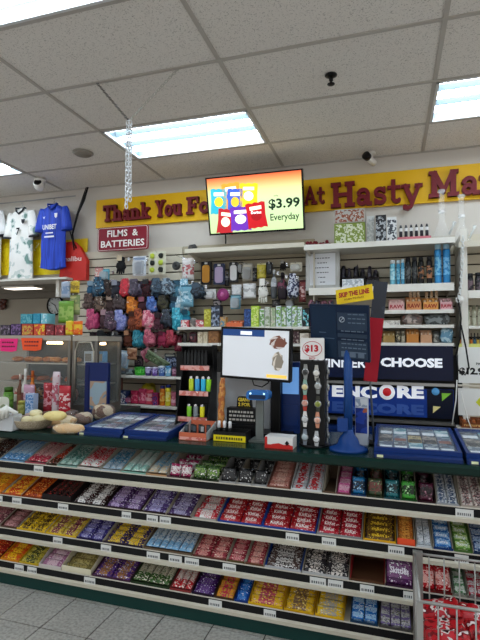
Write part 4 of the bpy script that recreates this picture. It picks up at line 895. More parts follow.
a = MB(); a.add([(x_, -.002, z_) for x_, z_ in [(-.02, 0), (.02, .05), (.09, .06), (.05, .0), (.09, -.06), (.02, -.045)]], [(0, 1, 2, 3, 4, 5)][::1]); a.build('leaf_print', m('#d0d238', .5), t)
wall_card(458, 500, 384.5, 387.5, 3.775, 'shelf_rail', 'rail', 'thin cream rail between the two white price cards', CREAM, .02)
SP('openbox', 459, 486, 419, P(470, 428, 3.7).z, 3.7, ('#7c4424', '#e0b070', '#a85c30'), 'brown lettered carton beyond the ticket tray', 'display box', 'display_box', txt='naturals', depth=.1)
a = MB(); z_ = P(470, 428, 3.7).z; a.box(P(457, 400, 3.68).x, 1.9, 3.68, WALL - .03, z_ - .02, z_ - .0005); tag(a.build('lower_shelf', CREAM), 'cream lower shelf beyond the ticket tray at the photo edge', 'shelf')
tag(chain_mesh([P(463, 236, 3.7), P(462.5, 262, 3.7), P(461, 285, 3.7), P(458, 302, 3.7)], .03, .0036).build('chain', m('#d8dad8', .35)), 'fine white chain dangling below the second glass beaker', 'chain')
a = MB(); a.tube([P(458, 298, 3.7), P(461, 318, 3.7), P(459.5, 340, 3.7), P(456, 356, 3.7), P(458, 370, 3.7), P(465, 375, 3.7), P(469, 368, 3.7), P(466, 348, 3.7), P(461, 325, 3.7)], .006, 6)
tag(a.build('cable_loop', BLACK), 'black cable looped over the edge of the white divider', 'cable')
a = MB(); a.tube([P(461, 392, 3.7), P(464, 405, 3.7), P(468, 420, 3.7), P(472, 430, 3.68)], .004, 6); a.tube([P(457, 380, 3.7), P(456, 400, 3.7), P(452, 425, 3.68)], .004, 6)
tag(a.build('cable', WPLAS), 'thin white cable running down past the white cards', 'cable')
a = MB(); a.lathe([(.001, 0), (.03, 0), (.03, .012), (.001, .014)], 14, 0, T(P(460, 300, 3.74)) @ Rx(90)); tag(a.build('door_bell', WPLAS), 'small round white button on the divider where the chain ends', 'button')

# ================================================================ LOTTERY SIGNS
YS = 3.76
def panel(px0, px1, py0, py1, col, name, cat, label, Y=YS, d=.05):
    A = P(px0, py0, Y); B = P(px1, py1, Y); t = empty(name, label, cat, ((A.x + B.x) / 2, Y, (A.z + B.z) / 2)); w_ = B.x - A.x; h = A.z - B.z
    a = MB(); a.box(-w_ / 2, w_ / 2, 0, d, -h / 2, h / 2); a.build('panel', col, t); return t, w_, h
def on(px, py, Y, t): return P(px, py, Y) - t.location
def sign_text(t, s, px0, px1, py0, py1, Y, mat, off=.03):
    A = P(px0, py0, Y); B = P(px1, py1, Y); a = MB(); text(a, s, B.x - A.x, A.z - B.z, T(Vector(((A.x + B.x) / 2, Y, (A.z + B.z) / 2)) - t.location), 0, off); a.build('lettering', mat, t)
LIT = m('#e9ecf4', .4, 0, .25)
t, w_, h = panel(316, 370, 348, 378, m('#0e1a3c', .35), 'lottery_sign', 'sign', 'navy lottery sign reading WINNER partly hidden behind the tilted board')
sign_text(t, 'WINNER', 314, 366, 358, 368, YS - .003, LIT)
t, w_, h = panel(371, 453.5, 345.5, 381, m('#0b1330', .35), 'lottery_sign', 'sign', 'dark navy lottery sign lettered CHOOSE')
sign_text(t, 'CHOOSE', 380.5, 442.5, 357.5, 368, YS - .003, LIT, .05)
a = MB(); a.box(P(316, 382, YS).x, P(454, 382, YS).x, YS - .03, YS + .05, P(400, 385, YS).z, P(400, 382.2, YS).z); tag(a.build('steel_rail', STEEL), 'thin steel rail between the CHOOSE and ENCORE signs', 'rail')
t, w_, h = panel(318, 454, 385.5, 419, m('#173c94', .35), 'lottery_cabinet', 'sign', 'blue lottery cabinet front lettered ENCORE twice with a red dotted O')
sign_text(t, 'ENC', 332, 377, 385, 398.5, YS - .003, LIT, .05); sign_text(t, 'RE', 397, 424, 385.5, 399, YS - .003, LIT, .05)
LB = m('#3d5fae', .4)
sign_text(t, 'ENCORE', 332, 424, 401, 415.5, YS - .003, LB, .06)
def disc(t, px, py, r, mat, Y, name='dot', inner=0):
    c = P(px, py, Y) - t.location; a = MB(); n = 24
    if inner: a.tube([(c.x + (r + inner) / 2 * math.cos(q), c.y, c.z + (r + inner) / 2 * math.sin(q)) for q in [k * 2 * math.pi / n for k in range(n)]], (r - inner) / 2, 6, 0, Matrix.Identity(4), True)
    else: a.lathe([(.001, 0), (r, 0), (r, .003), (.001, .003)], n, 0, T(c) @ Rx(90))
    a.build(name, mat, t)
rO = (P(395, 392, YS).x - P(379, 392, YS).x) / 2
c = P(384.5, 392, YS - .003) - t.location
disc(t, 387, 392, rO, LIT, YS - .003, 'letter_ring'); disc(t, 387, 392, rO * .55, m('#c8242c', .4, 0, .15), YS - .008, 'red_dot')
a = MB(); A = P(427, 386, YS) - t.location; B = P(453.5, 419, YS) - t.location; a.box(A.x, B.x, -.004, 0, -h / 2 + .001, h / 2 - .001); a.build('dark_panel', m('#0a1228', .35), t)
disc(t, 435.5, 391.5, .027, m('#5aa0d8', .4, 0, .1), YS - .006)
a = MB(); c = P(446.5, 397.5, YS - .008) - t.location; a.add([c + Vector((-.03, 0, -.028)), c + Vector((.032, 0, .03)), c + Vector((-.032, 0, .03))], [(0, 1, 2)]); a.build('green_triangle', m('#7cb83c', .4, 0, .1), t)
a = MB(); c = P(437, 409.5, YS - .008) - t.location; a.add([c + Vector((-.028, 0, -.028)), c + Vector((.026, 0, .02)), c + Vector((-.026, 0, .024))], [(0, 1, 2)]); a.build('cream_triangle', m('#d8cc8c', .4, 0, .1), t)
a = MB(); a.box(P(318, 420, YS).x, P(454, 420, YS).x, YS - .03, YS + .05, P(400, 422.6, YS).z, P(400, 419.6, YS).z); tag(a.build('steel_rail', STEEL), 'thin steel rail under the ENCORE cabinet', 'rail')
t, w_, h = panel(318, 454, 424, 470, m('#15316f', .35), 'lottery_cabinet', 'cabinet', 'plain blue cabinet front below the ENCORE lettering')
a = MB(); 
for k in range(5): a.box(-w_ * .45, w_ * .45, -.003, 0, h * (.35 - k * .18), h * (.37 - k * .18))
a.build('panel_grooves', m('#0d2150', .4), t)
# carcass behind the low signs and under the shelves
a = MB(); a.box(-.60, .50, 3.82, WALL - .03, 0, P(400, 347, 3.8).z - .06); a.build('cabinet_body', DK); tag(COL.objects['cabinet_body'], 'dark cabinet carrying the lottery signs', 'cabinet')
a = MB(); a.box(OPX + .1, -1.80, 3.82, WALL - .03, 0, lowB[0] - .12); tag(a.build('base_cabinet', m('#4a4640', .6)), 'grey base cabinet below the pink candy shelf', 'cabinet')

# ================================================================ COUNTER AND CANDY RACK
CX0, CX1 = -4.6, 2.4; YFR = 2.50; YBK = 2.80
a = MB(); a.prism([(2.455, .945), (2.465, .935), (3.12, .935), (3.12, CT), (2.47, CT), (2.455, CT - .012)], CX0, CX1, 0, Matrix(((0, 1, 0, 0), (1, 0, 0, 0), (0, 0, 1, 0), (0, 0, 0, 1))))
tag(a.build('countertop', m('#0a2620', .25)), 'long dark green countertop above the candy shelves', 'countertop')
t = empty('checkout_counter', 'cream backed counter cabinet with a dark green kickboard carrying the candy shelves', 'counter', (0, 2.8, 0))
a = MB(); a.box(CX0, CX1, 0, .30, .0, .934); a.build('cabinet', m('#b5ac9a', .6), t)
a = MB(); a.box(CX0, CX1, -.272, -.0, 0, .10); a.build('kickboard', m('#163a36', .35), t)
a = MB(); a.box(-4.9, -2.12, 3.121, 3.8, 0, CT); tag(a.build('back_counter', m('#3a3c38', .5)), 'dark side counter under the warm food cases', 'counter')
SZ = (.775, .562, .356, .152); SY = (486, 526, 565, 604.5); SN = ('top', 'second', 'third', 'lowest')
for k in range(4):
    t = empty('candy_shelf', f'long cream candy shelf with a black price rail, {SN[k]} of the four', 'shelf', (0, YFR, SZ[k]))
    a = MB(); a.box(CX0, CX1, .008, YBK - YFR - .001, -.02, 0); a.build('board', m('#c4bcaa', .5), t)
    a = MB(); a.box(CX0, CX1, 0, .008, -.036, .003); a.build('price_rail', m('#111113', .45), t)
    a = MB(); a.prism([(-.012, -.062), (.012, -.062), (.012, -.036), (-.002, -.036), (-.012, -.044)], CX0, CX1, 0, Matrix(((0, 1, 0, 0), (1, 0, 0, 0), (0, 0, 1, 0), (0, 0, 0, 1)))); a.build('front_lip', m('#bdb6a4', .4), t)
    a = MB(); a.box(CX0, CX1, -.002, .0, .003, .009); a.build('clear_strip', m('#c9c2b4', .3), t)
# price tags on the rails
TAGS = ((34, 43), (455, 473)), ((-4, 2), (12, 21), (58, 68), (122, 131), (147, 158), (160, 171), (286, 299), (322, 336), (388, 404), (454, 468)), ((53, 62), (101, 111), (147, 160), (169, 182), (185, 199), (223, 236), (310, 326), (328, 343), (360, 374), (403, 413)), ((14, 23), (27, 36), (84, 95), (209, 222), (264, 276))
for k, tg in enumerate(TAGS):
    for (p0, p1) in tg:
        A = P(p0, SY[k], YFR); B = P(p1, SY[k], YFR); w_ = B.x - A.x
        t = empty('price_tag', f'small white price tag clipped on the {SN[k]} candy shelf rail', 'price tag', ((A.x + B.x) / 2, YFR - .003, SZ[k] - .022), group=f'white price tags on the {SN[k]} candy shelf rail')
        a = MB(); a.box(-w_ / 2, w_ / 2, -.002, .001, -.02, .02); a.build('card', m('#d6d6d2', .4), t)
        a = MB(); q = -w_ * .4
        while q < w_ * .36:
            l_ = R.uniform(.004, .008); a.box(q, q + l_, -.0026, -.002, -.009, .003); q += l_ + .004
        a.build('printed_figures', m('#55585c', .5), t)

def bar_obj(proto, name, loc, rot, label, cat, group, mesh):
    o = bpy.data.objects.new(name, mesh); COL.objects.link(o); o.location = loc; o.rotation_euler = rot; return tag(o, label, cat, group)
def tray(k, p0, p1, kind, n, box, cols, desc, cat='candy bar', name='candy_bar', txt=None, hi=.035, lip=None, fill=None, tdesc=None, side=None, band=.55):
    """k shelf, p0..p1 pixel edges, n = (columns, rows); box: tray colour; cols: film colours"""
    z = SZ[k] + .0005; A = P(p0, SY[k], YFR + .02); B = P(p1, SY[k], YFR + .02); w_ = B.x - A.x - .002; cx = (A.x + B.x) / 2; y0 = YFR + .012; D = YBK - YFR - .018
    c1, c2, c3 = (list(cols) + [None] * 3)[:3]; c2 = c2 or c1; c3 = c3 or '#f0ece4'
    lip = lip or .014
    where_ = f'on the {SN[k]} candy shelf'
    bc = m(box, .55) if box else None
    t = empty('display_tray', tdesc or f'cardboard tray of {desc}', 'tray', (cx, y0, z))
    a = MB(); th = .002; a.box(-w_ / 2, w_ / 2, 0, D, 0, .002); a.box(-w_ / 2, w_ / 2, 0, th, .002, lip); a.box(-w_ / 2, w_ / 2, D - th, D, .002, hi + .055)
    MX = Matrix(((0, 1, 0, 0), (1, 0, 0, 0), (0, 0, 1, 0), (0, 0, 0, 1)))
    a.build('carton', bc, t)
    for s_ in (-1, 1):
        b = MB(); b.prism([(th, .002), (D - th, .002), (D - th, hi + .055), (D * .7, hi + .055), (th, lip)], -.001, .001, 0, T((s_ * (w_ / 2 - .0011), 0, 0)) @ MX)
        b.build('side_wall', m(side, .5) if side else (m('#b8ae9c', .6) if k < 3 and int(p0) % 3 else bc), t)
    f_ = pr(c1, c2, c3, 75, .2, .58, .66, (1, 1.8, 1)); g_ = pr(c2, c1, c3, 90, .2, .55, .64, (1, 1.8, 1))
    mats = [f_, g_, m(c3, .4)]; iw = w_ - .008; nc, nr = n
    lab = f'one of the {desc}'
    grp = f'{desc}, {SN[k]} shelf'
    if kind == 'empty': return t
    if kind == 'rows':      # bars lying across, shingled towards the back
        bw = iw / nc; nr += 1; pit = (D - .02) / nr; bl_ = pit * 1.2; tt = .018; a = MB(); a.pillow(bw * .97, bl_, tt, None, 0, 1, band, 12, 6, .06)
        if txt: text(a, txt, bw * .5, bl_ * .42, T((0, 0, tt / 2 + .0018)), 2, .02, True)
        me = a.mesh(mats)
        for i in range(nc):
            for j in range(nr):
                bar_obj(None, name, (cx - iw / 2 + bw * (i + .5), y0 + .012 + pit * (j + .5), z + .018 + j * .0135), (math.radians(32 + R.uniform(-4, 4)), R.uniform(-.03, .03), R.uniform(-.06, .06)), lab, cat, grp, me)
    elif kind == 'long':    # bars pointing at the customer
        bw = iw / nc; L_ = (D - .014) / nr; tt = min(.03, bw * .5); a = MB(); M = Rz(90); a.pillow(L_ * .97, bw * .94, tt, M, 0, 1, band, 14, 6, .05)
        if txt: text(a, txt, L_ * .5, bw * .4, T((0, 0, tt / 2 + .0018)) @ M, 2, .02, True)
        me = a.mesh(mats); 
        for i in range(nc):
            for j in range(nr):
                bar_obj(None, name, (cx - iw / 2 + bw * (i + .5), y0 + .007 + L_ * (j + .5), z + .003 + tt / 2 + .02 * j + .036), (math.radians(15), R.uniform(-.04, .04), R.uniform(-.03, .03)), lab, cat, grp, me)
    elif kind == 'boxes':   # small stiff packs in steps
        bw = iw / nc; pit = (D - .02) / nr; bl_ = pit * .94; hh = .02
        a = MB(); a.box(-bw * .46, bw * .46, -bl_ / 2, bl_ / 2, -hh / 2, hh / 2, 0); a.box(-bw * .3, bw * .3, -bl_ / 2 - .0006, -bl_ / 2, -hh * .35, hh * .35, 1); a.box(-bw * .4, bw * .4, -bl_ * .3, bl_ * .3, hh / 2, hh / 2 + .0006, 1)
        if txt: text(a, txt, bw * .6, bl_ * .36, T((0, 0, hh / 2 + .0012)), 2, .02, True)
        me = a.mesh(mats)
        for i in range(nc):
            for j in range(nr):
                bar_obj(None, name, (cx - iw / 2 + bw * (i + .5), y0 + .012 + pit * (j + .5), z + .02 + j * .0145), (math.radians(28), 0, R.uniform(-.03, .03)), lab, cat, grp, me)
    elif kind == 'upright':  # bags standing up, one behind the other
        bw = iw / nc; hh = fill or .11; a = MB(); a.pillow(hh, bw * .95, .03, Rx(72) @ Rz(90), 0, 1, band, 12, 6, .06, 3, .3)
        if txt: text(a, txt, bw * .7, hh * .22, T((0, -.02, hh * .06)) @ Rx(-18), 2, .03)
        me = a.mesh(mats)
        for i in range(nc):
            for j in range(nr):
                bar_obj(None, name, (cx - iw / 2 + bw * (i + .5), y0 + .035 + (D - .07) * (j / max(1, nr - 1) if nr > 1 else .2), z + hh * .48 + .008), (0, R.uniform(-.04, .04), R.uniform(-.05, .05)), lab, cat, grp, me)
    return t
C = tray
# ---- top shelf
C(0, -22, -1, 'long', (3, 1), '#3a2c26', ('#2c2826', '#5c3c34'), 'dark brown bars cut by the picture edge beside the light blue ones')
C(0, 0, 24, 'long', (4, 1), '#7ca8cc', ('#5c94c8', '#b8d4e8'), 'light blue bars at the far end of the top shelf')
C(0, 25, 46, 'long', (3, 1), '#a8505c', ('#b8384c', '#e8b8b0'), 'rosy red bars between blue and dark ones')
C(0, 46.5, 57, 'long', (2, 1), '#3c2c20', ('#4c2c20', '#c84c34'), 'dark brown and red bars on the top shelf')
C(0, 57.5, 77, 'long', (3, 1), '#8cb0a4', ('#a8c8bc', '#5c8c80'), 'mint green bars left of the white and red ones')
C(0, 77.5, 100, 'long', (2, 1), '#d8d4cc', ('#e0dcd8', '#c03038', '#c03038'), 'white and red packs on the top shelf', hi=.04)
C(0, 100.5, 121, 'long', (3, 1), '#b8c4c8', ('#a8b8c4', '#5c98b8'), 'pale grey blue bars on the top shelf')
C(0, 121.5, 146, 'long', (3, 1), '#8cc0b0', ('#98c8bc', '#d8e4dc'), 'pale teal packs beside the tan box')
C(0, 146.5, 167, 'long', (2, 1), '#c09468', ('#d0c0a4', '#7cb0cc'), 'sky blue and cream packs in a tan box', hi=.05)
C(0, 167.5, 191, 'upright', (2, 3), '#4c2430', ('#a02858', '#e8e0e0'), 'magenta and white bags on the top shelf', 'candy bag', 'candy_bag', fill=.07)
C(0, 191.5, 219, 'upright', (2, 3), '#24301c', ('#2c4c20', '#7ca04c'), 'green and black leafy bags on the top shelf', 'candy bag', 'candy_bag', fill=.075)
C(0, 219.5, 236, 'upright', (1, 2), '#a8a8a8', ('#202022', '#343436', '#d8d8d8'), 'black packs in the first pale grey carton', 'pack', 'candy_pack', fill=.075, tdesc='first pale grey carton of black packs on the top shelf')
C(0, 236.5, 252, 'upright', (1, 2), '#acacac', ('#202022', '#343436', '#d8d8d8'), 'black packs in the second pale grey carton', 'pack', 'candy_pack', fill=.075, tdesc='second pale grey carton of black packs on the top shelf')
C(0, 252.5, 267, 'upright', (1, 2), '#a4a4a4', ('#202022', '#343436', '#d8d8d8'), 'black packs in the third pale grey carton', 'pack', 'candy_pack', fill=.075, tdesc='third pale grey carton of black packs on the top shelf')
C(0, 267.5, 290, 'rows', (1, 6), '#7c4c3c', ('#a86c60', '#c89c8c', '#7c2c34'), 'rosy brown striped bars right of the black packs')
C(0, 291, 322, 'rows', (2, 6), '#d8d8d8', ('#a8acb0', '#b03034', '#e8e8e8'), 'silver bars with red centres in a white carton', hi=.06)
C(0, 323, 336, 'empty', (1, 1), '#5c4838', ('#ffffff',), 'nothing', tdesc='narrow empty brown carton on the top shelf', hi=.07)
C(0, 336.5, 350.5, 'boxes', (1, 4), '#7c3848', ('#d85c98', '#f0b8cc'), 'round pink gum packs on the top shelf', 'gum pack', 'gum_pack')
C(0, 351, 366, 'upright', (1, 2), '#1c3c64', ('#1c6ca0', '#102030', '#d0e8f0'), 'blue and black gum bags on the top shelf', 'gum bag', 'gum_bag', fill=.085)
C(0, 366.5, 383.5, 'upright', (1, 2), '#2c3424', ('#34442c', '#703c34', '#a0b080'), 'dark green and brown gum bags on the top shelf', 'gum bag', 'gum_bag', fill=.085)
C(0, 384, 400, 'upright', (1, 2), '#1c4c54', ('#1c6870', '#102428', '#b0d8dc'), 'teal and black gum bags on the top shelf', 'gum bag', 'gum_bag', fill=.085)
C(0, 400.5, 417, 'upright', (1, 2), '#1c4c20', ('#3c9430', '#142c14', '#c0e0b0'), 'bright green and black gum bags on the top shelf', 'gum bag', 'gum_bag', fill=.085)
C(0, 417.5, 435, 'upright', (1, 2), '#30141c', ('#4c1c30', '#201018', '#b08090'), 'dark maroon gum bags on the top shelf', 'gum bag', 'gum_bag', fill=.085)
C(0, 436, 459, 'rows', (2, 6), '#9ca0a4', ('#c0c4c8', '#50607c', '#e8e8e8'), 'silver and slate gum packs on the top shelf', 'gum pack', 'gum_pack', hi=.08)
C(0, 460, 487, 'rows', (2, 6), '#a89c90', ('#d8ccc4', '#705c5c', '#b05058'), 'cream and pink packs at the photo edge of the top shelf', 'candy pack', 'candy_pack', hi=.08)
# ---- second shelf
C(1, -24, 1, 'rows', (1, 5), '#c8741c', ('#d8741c', '#e8b428', '#7c2814'), 'orange bars at the picture edge of the second shelf')
C(1, 1.5, 21, 'rows', (1, 5), '#b8501c', ('#e0a020', '#c03c20', '#f0d860'), 'yellow and red bars at the far end of the second shelf')
C(1, 21.5, 41, 'rows', (1, 5), '#8c3c14', ('#c85c1c', '#8c2c14', '#f0c060'), 'burnt orange bars beside the black box')
C(1, 42, 71, 'long', (4, 1), '#1c1414', ('#281c1c', '#4c3430', '#c83434'), 'near black bars in a black carton with red words', hi=.05, lip=.04, tdesc='black carton with red lettering on the second candy shelf')
C(1, 72, 104, 'rows', (2, 5), '#201818', ('#3c2424', '#e0dcd8', '#2c1c1c'), 'brown bars with white centres on the second shelf')
C(1, 105, 141, 'rows', (2, 6), '#2c1c20', ('#4c3060', '#a890b8', '#e4dcec'), 'dusky purple bars in two columns on the second shelf')
C(1, 142, 166, 'rows', (1, 7), '#2c1c20', ('#483468', '#9890bc', '#e8e0f0'), 'blue violet bars in one tray on the second shelf')
C(1, 167, 191, 'rows', (1, 7), '#301c1c', ('#44305c', '#9088a8', '#e8e0f0'), 'greyish violet bars in one tray on the second shelf')
C(1, 192, 217, 'rows', (1, 3), '#b0aca4', ('#c8303c', '#e8e0dc', '#ffffff'), 'few red and white bars in a half empty grey tray')
C(1, 218, 262, 'rows', (2, 5), '#2848a0', ('#a01c24', '#c04448', '#f4e8e4'), 'red wafer bars in the first blue sided tray', txt='KitKat', side='#2450b0', tdesc='first blue sided tray of red wafer bars on the second shelf')
C(1, 262.5, 316, 'rows', (2, 5), '#2848a0', ('#9c1820', '#b83840', '#f4e8e4'), 'red wafer bars in the second blue sided tray', txt='KitKat', side='#2450b0', tdesc='second blue sided tray of red wafer bars on the second shelf')
C(1, 317, 362, 'rows', (2, 5), '#8c8c8c', ('#981420', '#b83044', '#f4e8e4'), 'crimson wafer bars in the grey sided tray', txt='KitKat', side='#b8b0b0', tdesc='grey sided tray of crimson wafer bars beside the yellow tray')
C(1, 363, 396, 'rows', (1, 5), '#e0a81c', ('#2c201c', '#6c4c20', '#e8c030'), 'brown chocolate packs in the bright yellow tray', 'candy pack', 'candy_pack', txt="m&m's", band=.8)
C(1, 397, 415, 'rows', (1, 6), '#e0502c', ('#b86424', '#e09c44', '#5c2c14'), 'orange brown packs in the vermilion tray', 'candy pack', 'candy_pack', lip=.035)
C(1, 416, 432, 'boxes', (2, 4), '#c8ccd0', ('#a8b0b8', '#dce0e4', '#5c6874'), 'white and grey gum packs beside the blue ones', 'gum pack', 'gum_pack')
C(1, 433, 453, 'boxes', (1, 5), '#1c3c74', ('#2460a8', '#8cb8e0', '#f0f4f8'), 'bright blue gum packs on the second shelf', 'gum pack', 'gum_pack', txt='Extra', hi=.05)
C(1, 453.5, 472, 'boxes', (1, 5), '#4c6c34', ('#5c8c3c', '#b8cc84', '#f0f4f0'), 'leaf green gum packs on the second shelf', 'gum pack', 'gum_pack', txt='Extra', hi=.05)
C(1, 472.5, 492, 'boxes', (1, 5), '#20304c', ('#28406c', '#90a4c0', '#f0f4f0'), 'navy gum packs at the photo edge of the second shelf', 'gum pack', 'gum_pack', hi=.05)
# ---- third shelf
C(2, -26, -1, 'rows', (1, 5), '#5c3c34', ('#6c3c44', '#a86c70', '#e0c8b8'), 'dusty mauve bars at the picture edge of the third shelf')
C(2, 0, 16, 'rows', (1, 5), '#5c4034', ('#7c4c4c', '#b08080', '#3c2020'), 'brownish pink bars at the end of the third shelf')
C(2, 16.5, 45, 'rows', (2, 5), '#d8b020', ('#dcb424', '#4c3820', '#3c2818'), 'yellow bars with brown middles on the third shelf')
C(2, 45.5, 76, 'rows', (2, 5), '#e4bc24', ('#ccb044', '#7c3450', '#e8d8a0'), 'yellow bars with plum middles on the third shelf')
C(2, 76.5, 103, 'rows', (2, 6), '#28204c', ('#342c70', '#8480b0', '#d0cce8'), 'deep indigo bars on the third shelf')
C(2, 103.5, 143, 'rows', (2, 5), '#2c2030', ('#3c3058', '#e0b82c', '#f0d870'), 'indigo and gold bars on the third shelf')
C(2, 144, 192, 'long', (7, 1), '#6c5844', ('#78a8cc', '#d0dce4', '#24508c'), 'light blue bars fanned in a brown tray on the third shelf', hi=.045)
C(2, 193, 227, 'rows', (2, 6), '#6c3c34', ('#8c2c38', '#cc8880', '#f0d8c8'), 'ruby bars with pink print, first tray of the third shelf')
C(2, 227.5, 245, 'rows', (1, 6), '#5c4c2c', ('#942c3c', '#c87c7c', '#f0d8c8'), 'ruby bars with rose print, narrow tray on the third shelf')
C(2, 245.5, 264, 'rows', (1, 6), '#6c4430', ('#8c3038', '#d09488', '#f0d8c8'), 'russet bars with peach print beside the blue sided tray')
C(2, 265, 301, 'rows', (1, 5), '#b8b8bc', ('#50403c', '#d0ccc8', '#201818'), 'brown and silver bars in a blue sided tray on the third shelf', txt='Oreo', side='#2450a8')
C(2, 302, 349, 'rows', (2, 5), '#bcbcbc', ('#302c30', '#dcd4cc', '#201818'), 'black and cream packs with ring print on the third shelf', 'candy pack', 'candy_pack', txt='OO')
C(2, 350, 384.5, 'empty', (1, 1), '#5c3c28', ('#ffffff',), 'nothing', tdesc='empty dark brown carton with red corners on the third shelf', hi=.09, side='#a02028')
C(2, 385, 414, 'upright', (1, 3), '#3c1c38', ('#48204c', '#7c4c7c', '#f0e8f4'), 'large purple bags on the third shelf by the basket post', 'candy bag', 'candy_bag', txt='Skittles', fill=.13, hi=.05)
C(2, 418, 452, 'upright', (2, 3), '#6c1c1c', ('#b01c24', '#e0a8a0', '#f4e8e4'), 'shiny red bags seen through the basket wires', 'candy bag', 'candy_bag', fill=.11)
C(2, 453, 467, 'boxes', (1, 6), '#8c8c80', ('#5c8c60', '#d8dcd4', '#d0e0d0'), 'green and white packs seen through the basket wires', 'candy pack', 'candy_pack', hi=.05)
C(2, 467.5, 488, 'boxes', (2, 6), '#8c7c7c', ('#b03040', '#c8c8c8', '#f0e0e0'), 'red and grey packs seen through the basket wires', 'candy pack', 'candy_pack', hi=.05)
# ---- lowest shelf
C(3, -30, -1, 'rows', (1, 5), '#5c2018', ('#8c2018', '#c8401c', '#f0c860'), 'dark red bars at the picture edge of the lowest shelf')
C(3, 0, 18, 'rows', (1, 5), '#e09018', ('#c84818', '#e8b820', '#8c1c14'), 'red and amber bars at the end of the lowest shelf')
C(3, 18.5, 38, 'rows', (1, 6), '#c8a828', ('#b0a038', '#3c4428', '#e8dc60'), 'olive and yellow bars on the lowest shelf')
C(3, 38.5, 61, 'rows', (1, 5), '#cfc6c0', ('#a06888', '#d8b8c4', '#f0e8e8'), 'pale mauve bars in a white carton on the lowest shelf', hi=.075, lip=.02)
C(3, 61.5, 91, 'rows', (1, 5), '#d8d0b4', ('#7c7040', '#b8a868', '#504824'), 'khaki bars in a cream carton on the lowest shelf', hi=.075, lip=.035)
C(3, 92, 130, 'rows', (2, 5), '#4c2c44', ('#4c2c74', '#9c6c40', '#e4dcec'), 'purple and bronze bars on the lowest shelf')
C(3, 131, 169, 'long', (5, 1), '#2c3c24', ('#3c5c2c', '#c8c0a8', '#f0ece0'), 'green and white long bars slanting on the lowest shelf')
C(3, 170, 191, 'long', (3, 1), '#8c3434', ('#c03038', '#e4dcd4', '#f0ece0'), 'red and white long bars on the lowest shelf')
C(3, 192, 214, 'rows', (1, 4), '#2c1c34', ('#442460', '#6c4c8c', '#e8e0f0'), 'violet bars in a shallow dark tray on the lowest shelf')
C(3, 214.5, 234, 'rows', (1, 4), '#4c3420', ('#d89430', '#c0384c', '#88b048'), 'rainbow coloured bars left of the royal blue ones')
C(3, 234.5, 248, 'rows', (1, 4), '#1c3c80', ('#1c50a8', '#3c80cc', '#e0e8f4'), 'royal blue bars on the lowest shelf')
C(3, 248.5, 283, 'rows', (1, 5), '#e0b01c', ('#e0b42c', '#b8485c', '#f0e0a0'), 'golden bars with pink stripes on the lowest shelf')
C(3, 284, 314, 'rows', (1, 5), '#dca818', ('#d8ac24', '#7c6048', '#f0e0a0'), 'golden bars with brown stripes on the lowest shelf')
C(3, 315, 344, 'rows', (1, 5), '#e4b41c', ('#e0b828', '#a8a49c', '#f0e0a0'), 'golden bars with silver stripes on the lowest shelf')
C(3, 350, 378, 'boxes', (2, 6), '#24405c', ('#2c70c0', '#a4cce8', '#f0f4f8'), 'blue and white gum packs on the lowest shelf', 'gum pack', 'gum_pack', hi=.05)
C(3, 379, 412, 'boxes', (3, 6), '#54504c', ('#7c6c9c', '#d0d0cc', '#90a058'), 'mauve and grey gum packs beside the basket post', 'gum pack', 'gum_pack', hi=.05)
C(3, 416, 470, 'boxes', (3, 5), '#54504c', ('#8c5c70', '#c0bcb8', '#f0ece8'), 'rosy grey packs on the lowest shelf behind the basket', 'gum pack', 'gum_pack', hi=.05)

# ================================================================ WIRE BASKET
t = empty('wire_basket', 'wire dump basket of red bags standing before the candy shelves', 'basket', (0, 0, 0))
bx0, bx1, by0, by1, bz = .093, 1.05, Zp(430, 603, .64).y, 2.25, .64
a = MB(); a.box(bx0 - .006, bx0 + .034, by1 - .012, by1 + .012, 0, bz + .01); a.build('corner_post', m('#8f8d88', .35, .5), t)
for (x_, y_) in ((bx0, by0), (bx1, by0), (bx1, by1)):
    a = MB(); a.box(x_ - .01, x_ + .01, y_ - .01, y_ + .01, 0, bz); a.build('corner_post', m('#a8a6a2', .35, .5), t)
WR = m('#9c9a95', .3, .5)
def side_panel(p, q, n, nm):
    a = MB(); p, q = Vector(p), Vector(q)
    a.tube([p + Vector((0, 0, bz)), q + Vector((0, 0, bz))], .006, 6); a.tube([p + Vector((0, 0, .1)), q + Vector((0, 0, .1))], .005, 6); a.tube([p + Vector((0, 0, bz * .55)), q + Vector((0, 0, bz * .55))], .003, 6)
    for k in range(1, n): c = p.lerp(q, k / n); a.tube([c + Vector((0, 0, .1)), c + Vector((0, 0, bz))], .003, 5)
    a.build(nm, WR, t)
side_panel((bx0, by0, 0), (bx1, by0, 0), 16, 'wire_panel'); side_panel((bx0, by1, 0), (bx1, by1, 0), 16, 'wire_panel')
side_panel((bx0, by0, 0), (bx0, by1, 0), 8, 'wire_panel'); side_panel((bx1, by0, 0), (bx1, by1, 0), 8, 'wire_panel')
a = MB()
for k in range(17): x_ = bx0 + (bx1 - bx0) * k / 16; a.tube([(x_, by0, .1), (x_, by1, .1)], .003, 5)
a.build('wire_floor', WR, t)
rb = [pr('#a8161e', '#6c0c14', '#d8c8c4', 30, .2, .55, .66), pr('#b02830', '#c8bcb8', '#3c1014', 34, .2, .5, .6)]
a = MB(); a.pillow(.16, .12, .05, None, 0, 1, .35, 14, 8, .06, 2, .4); me1 = a.mesh(rb)
a = MB(); a.pillow(.16, .12, .05, None, 0, 1, .3, 14, 8, .06, 9, .4); me2 = a.mesh(rb + [m('#e8e4e4', .3)])
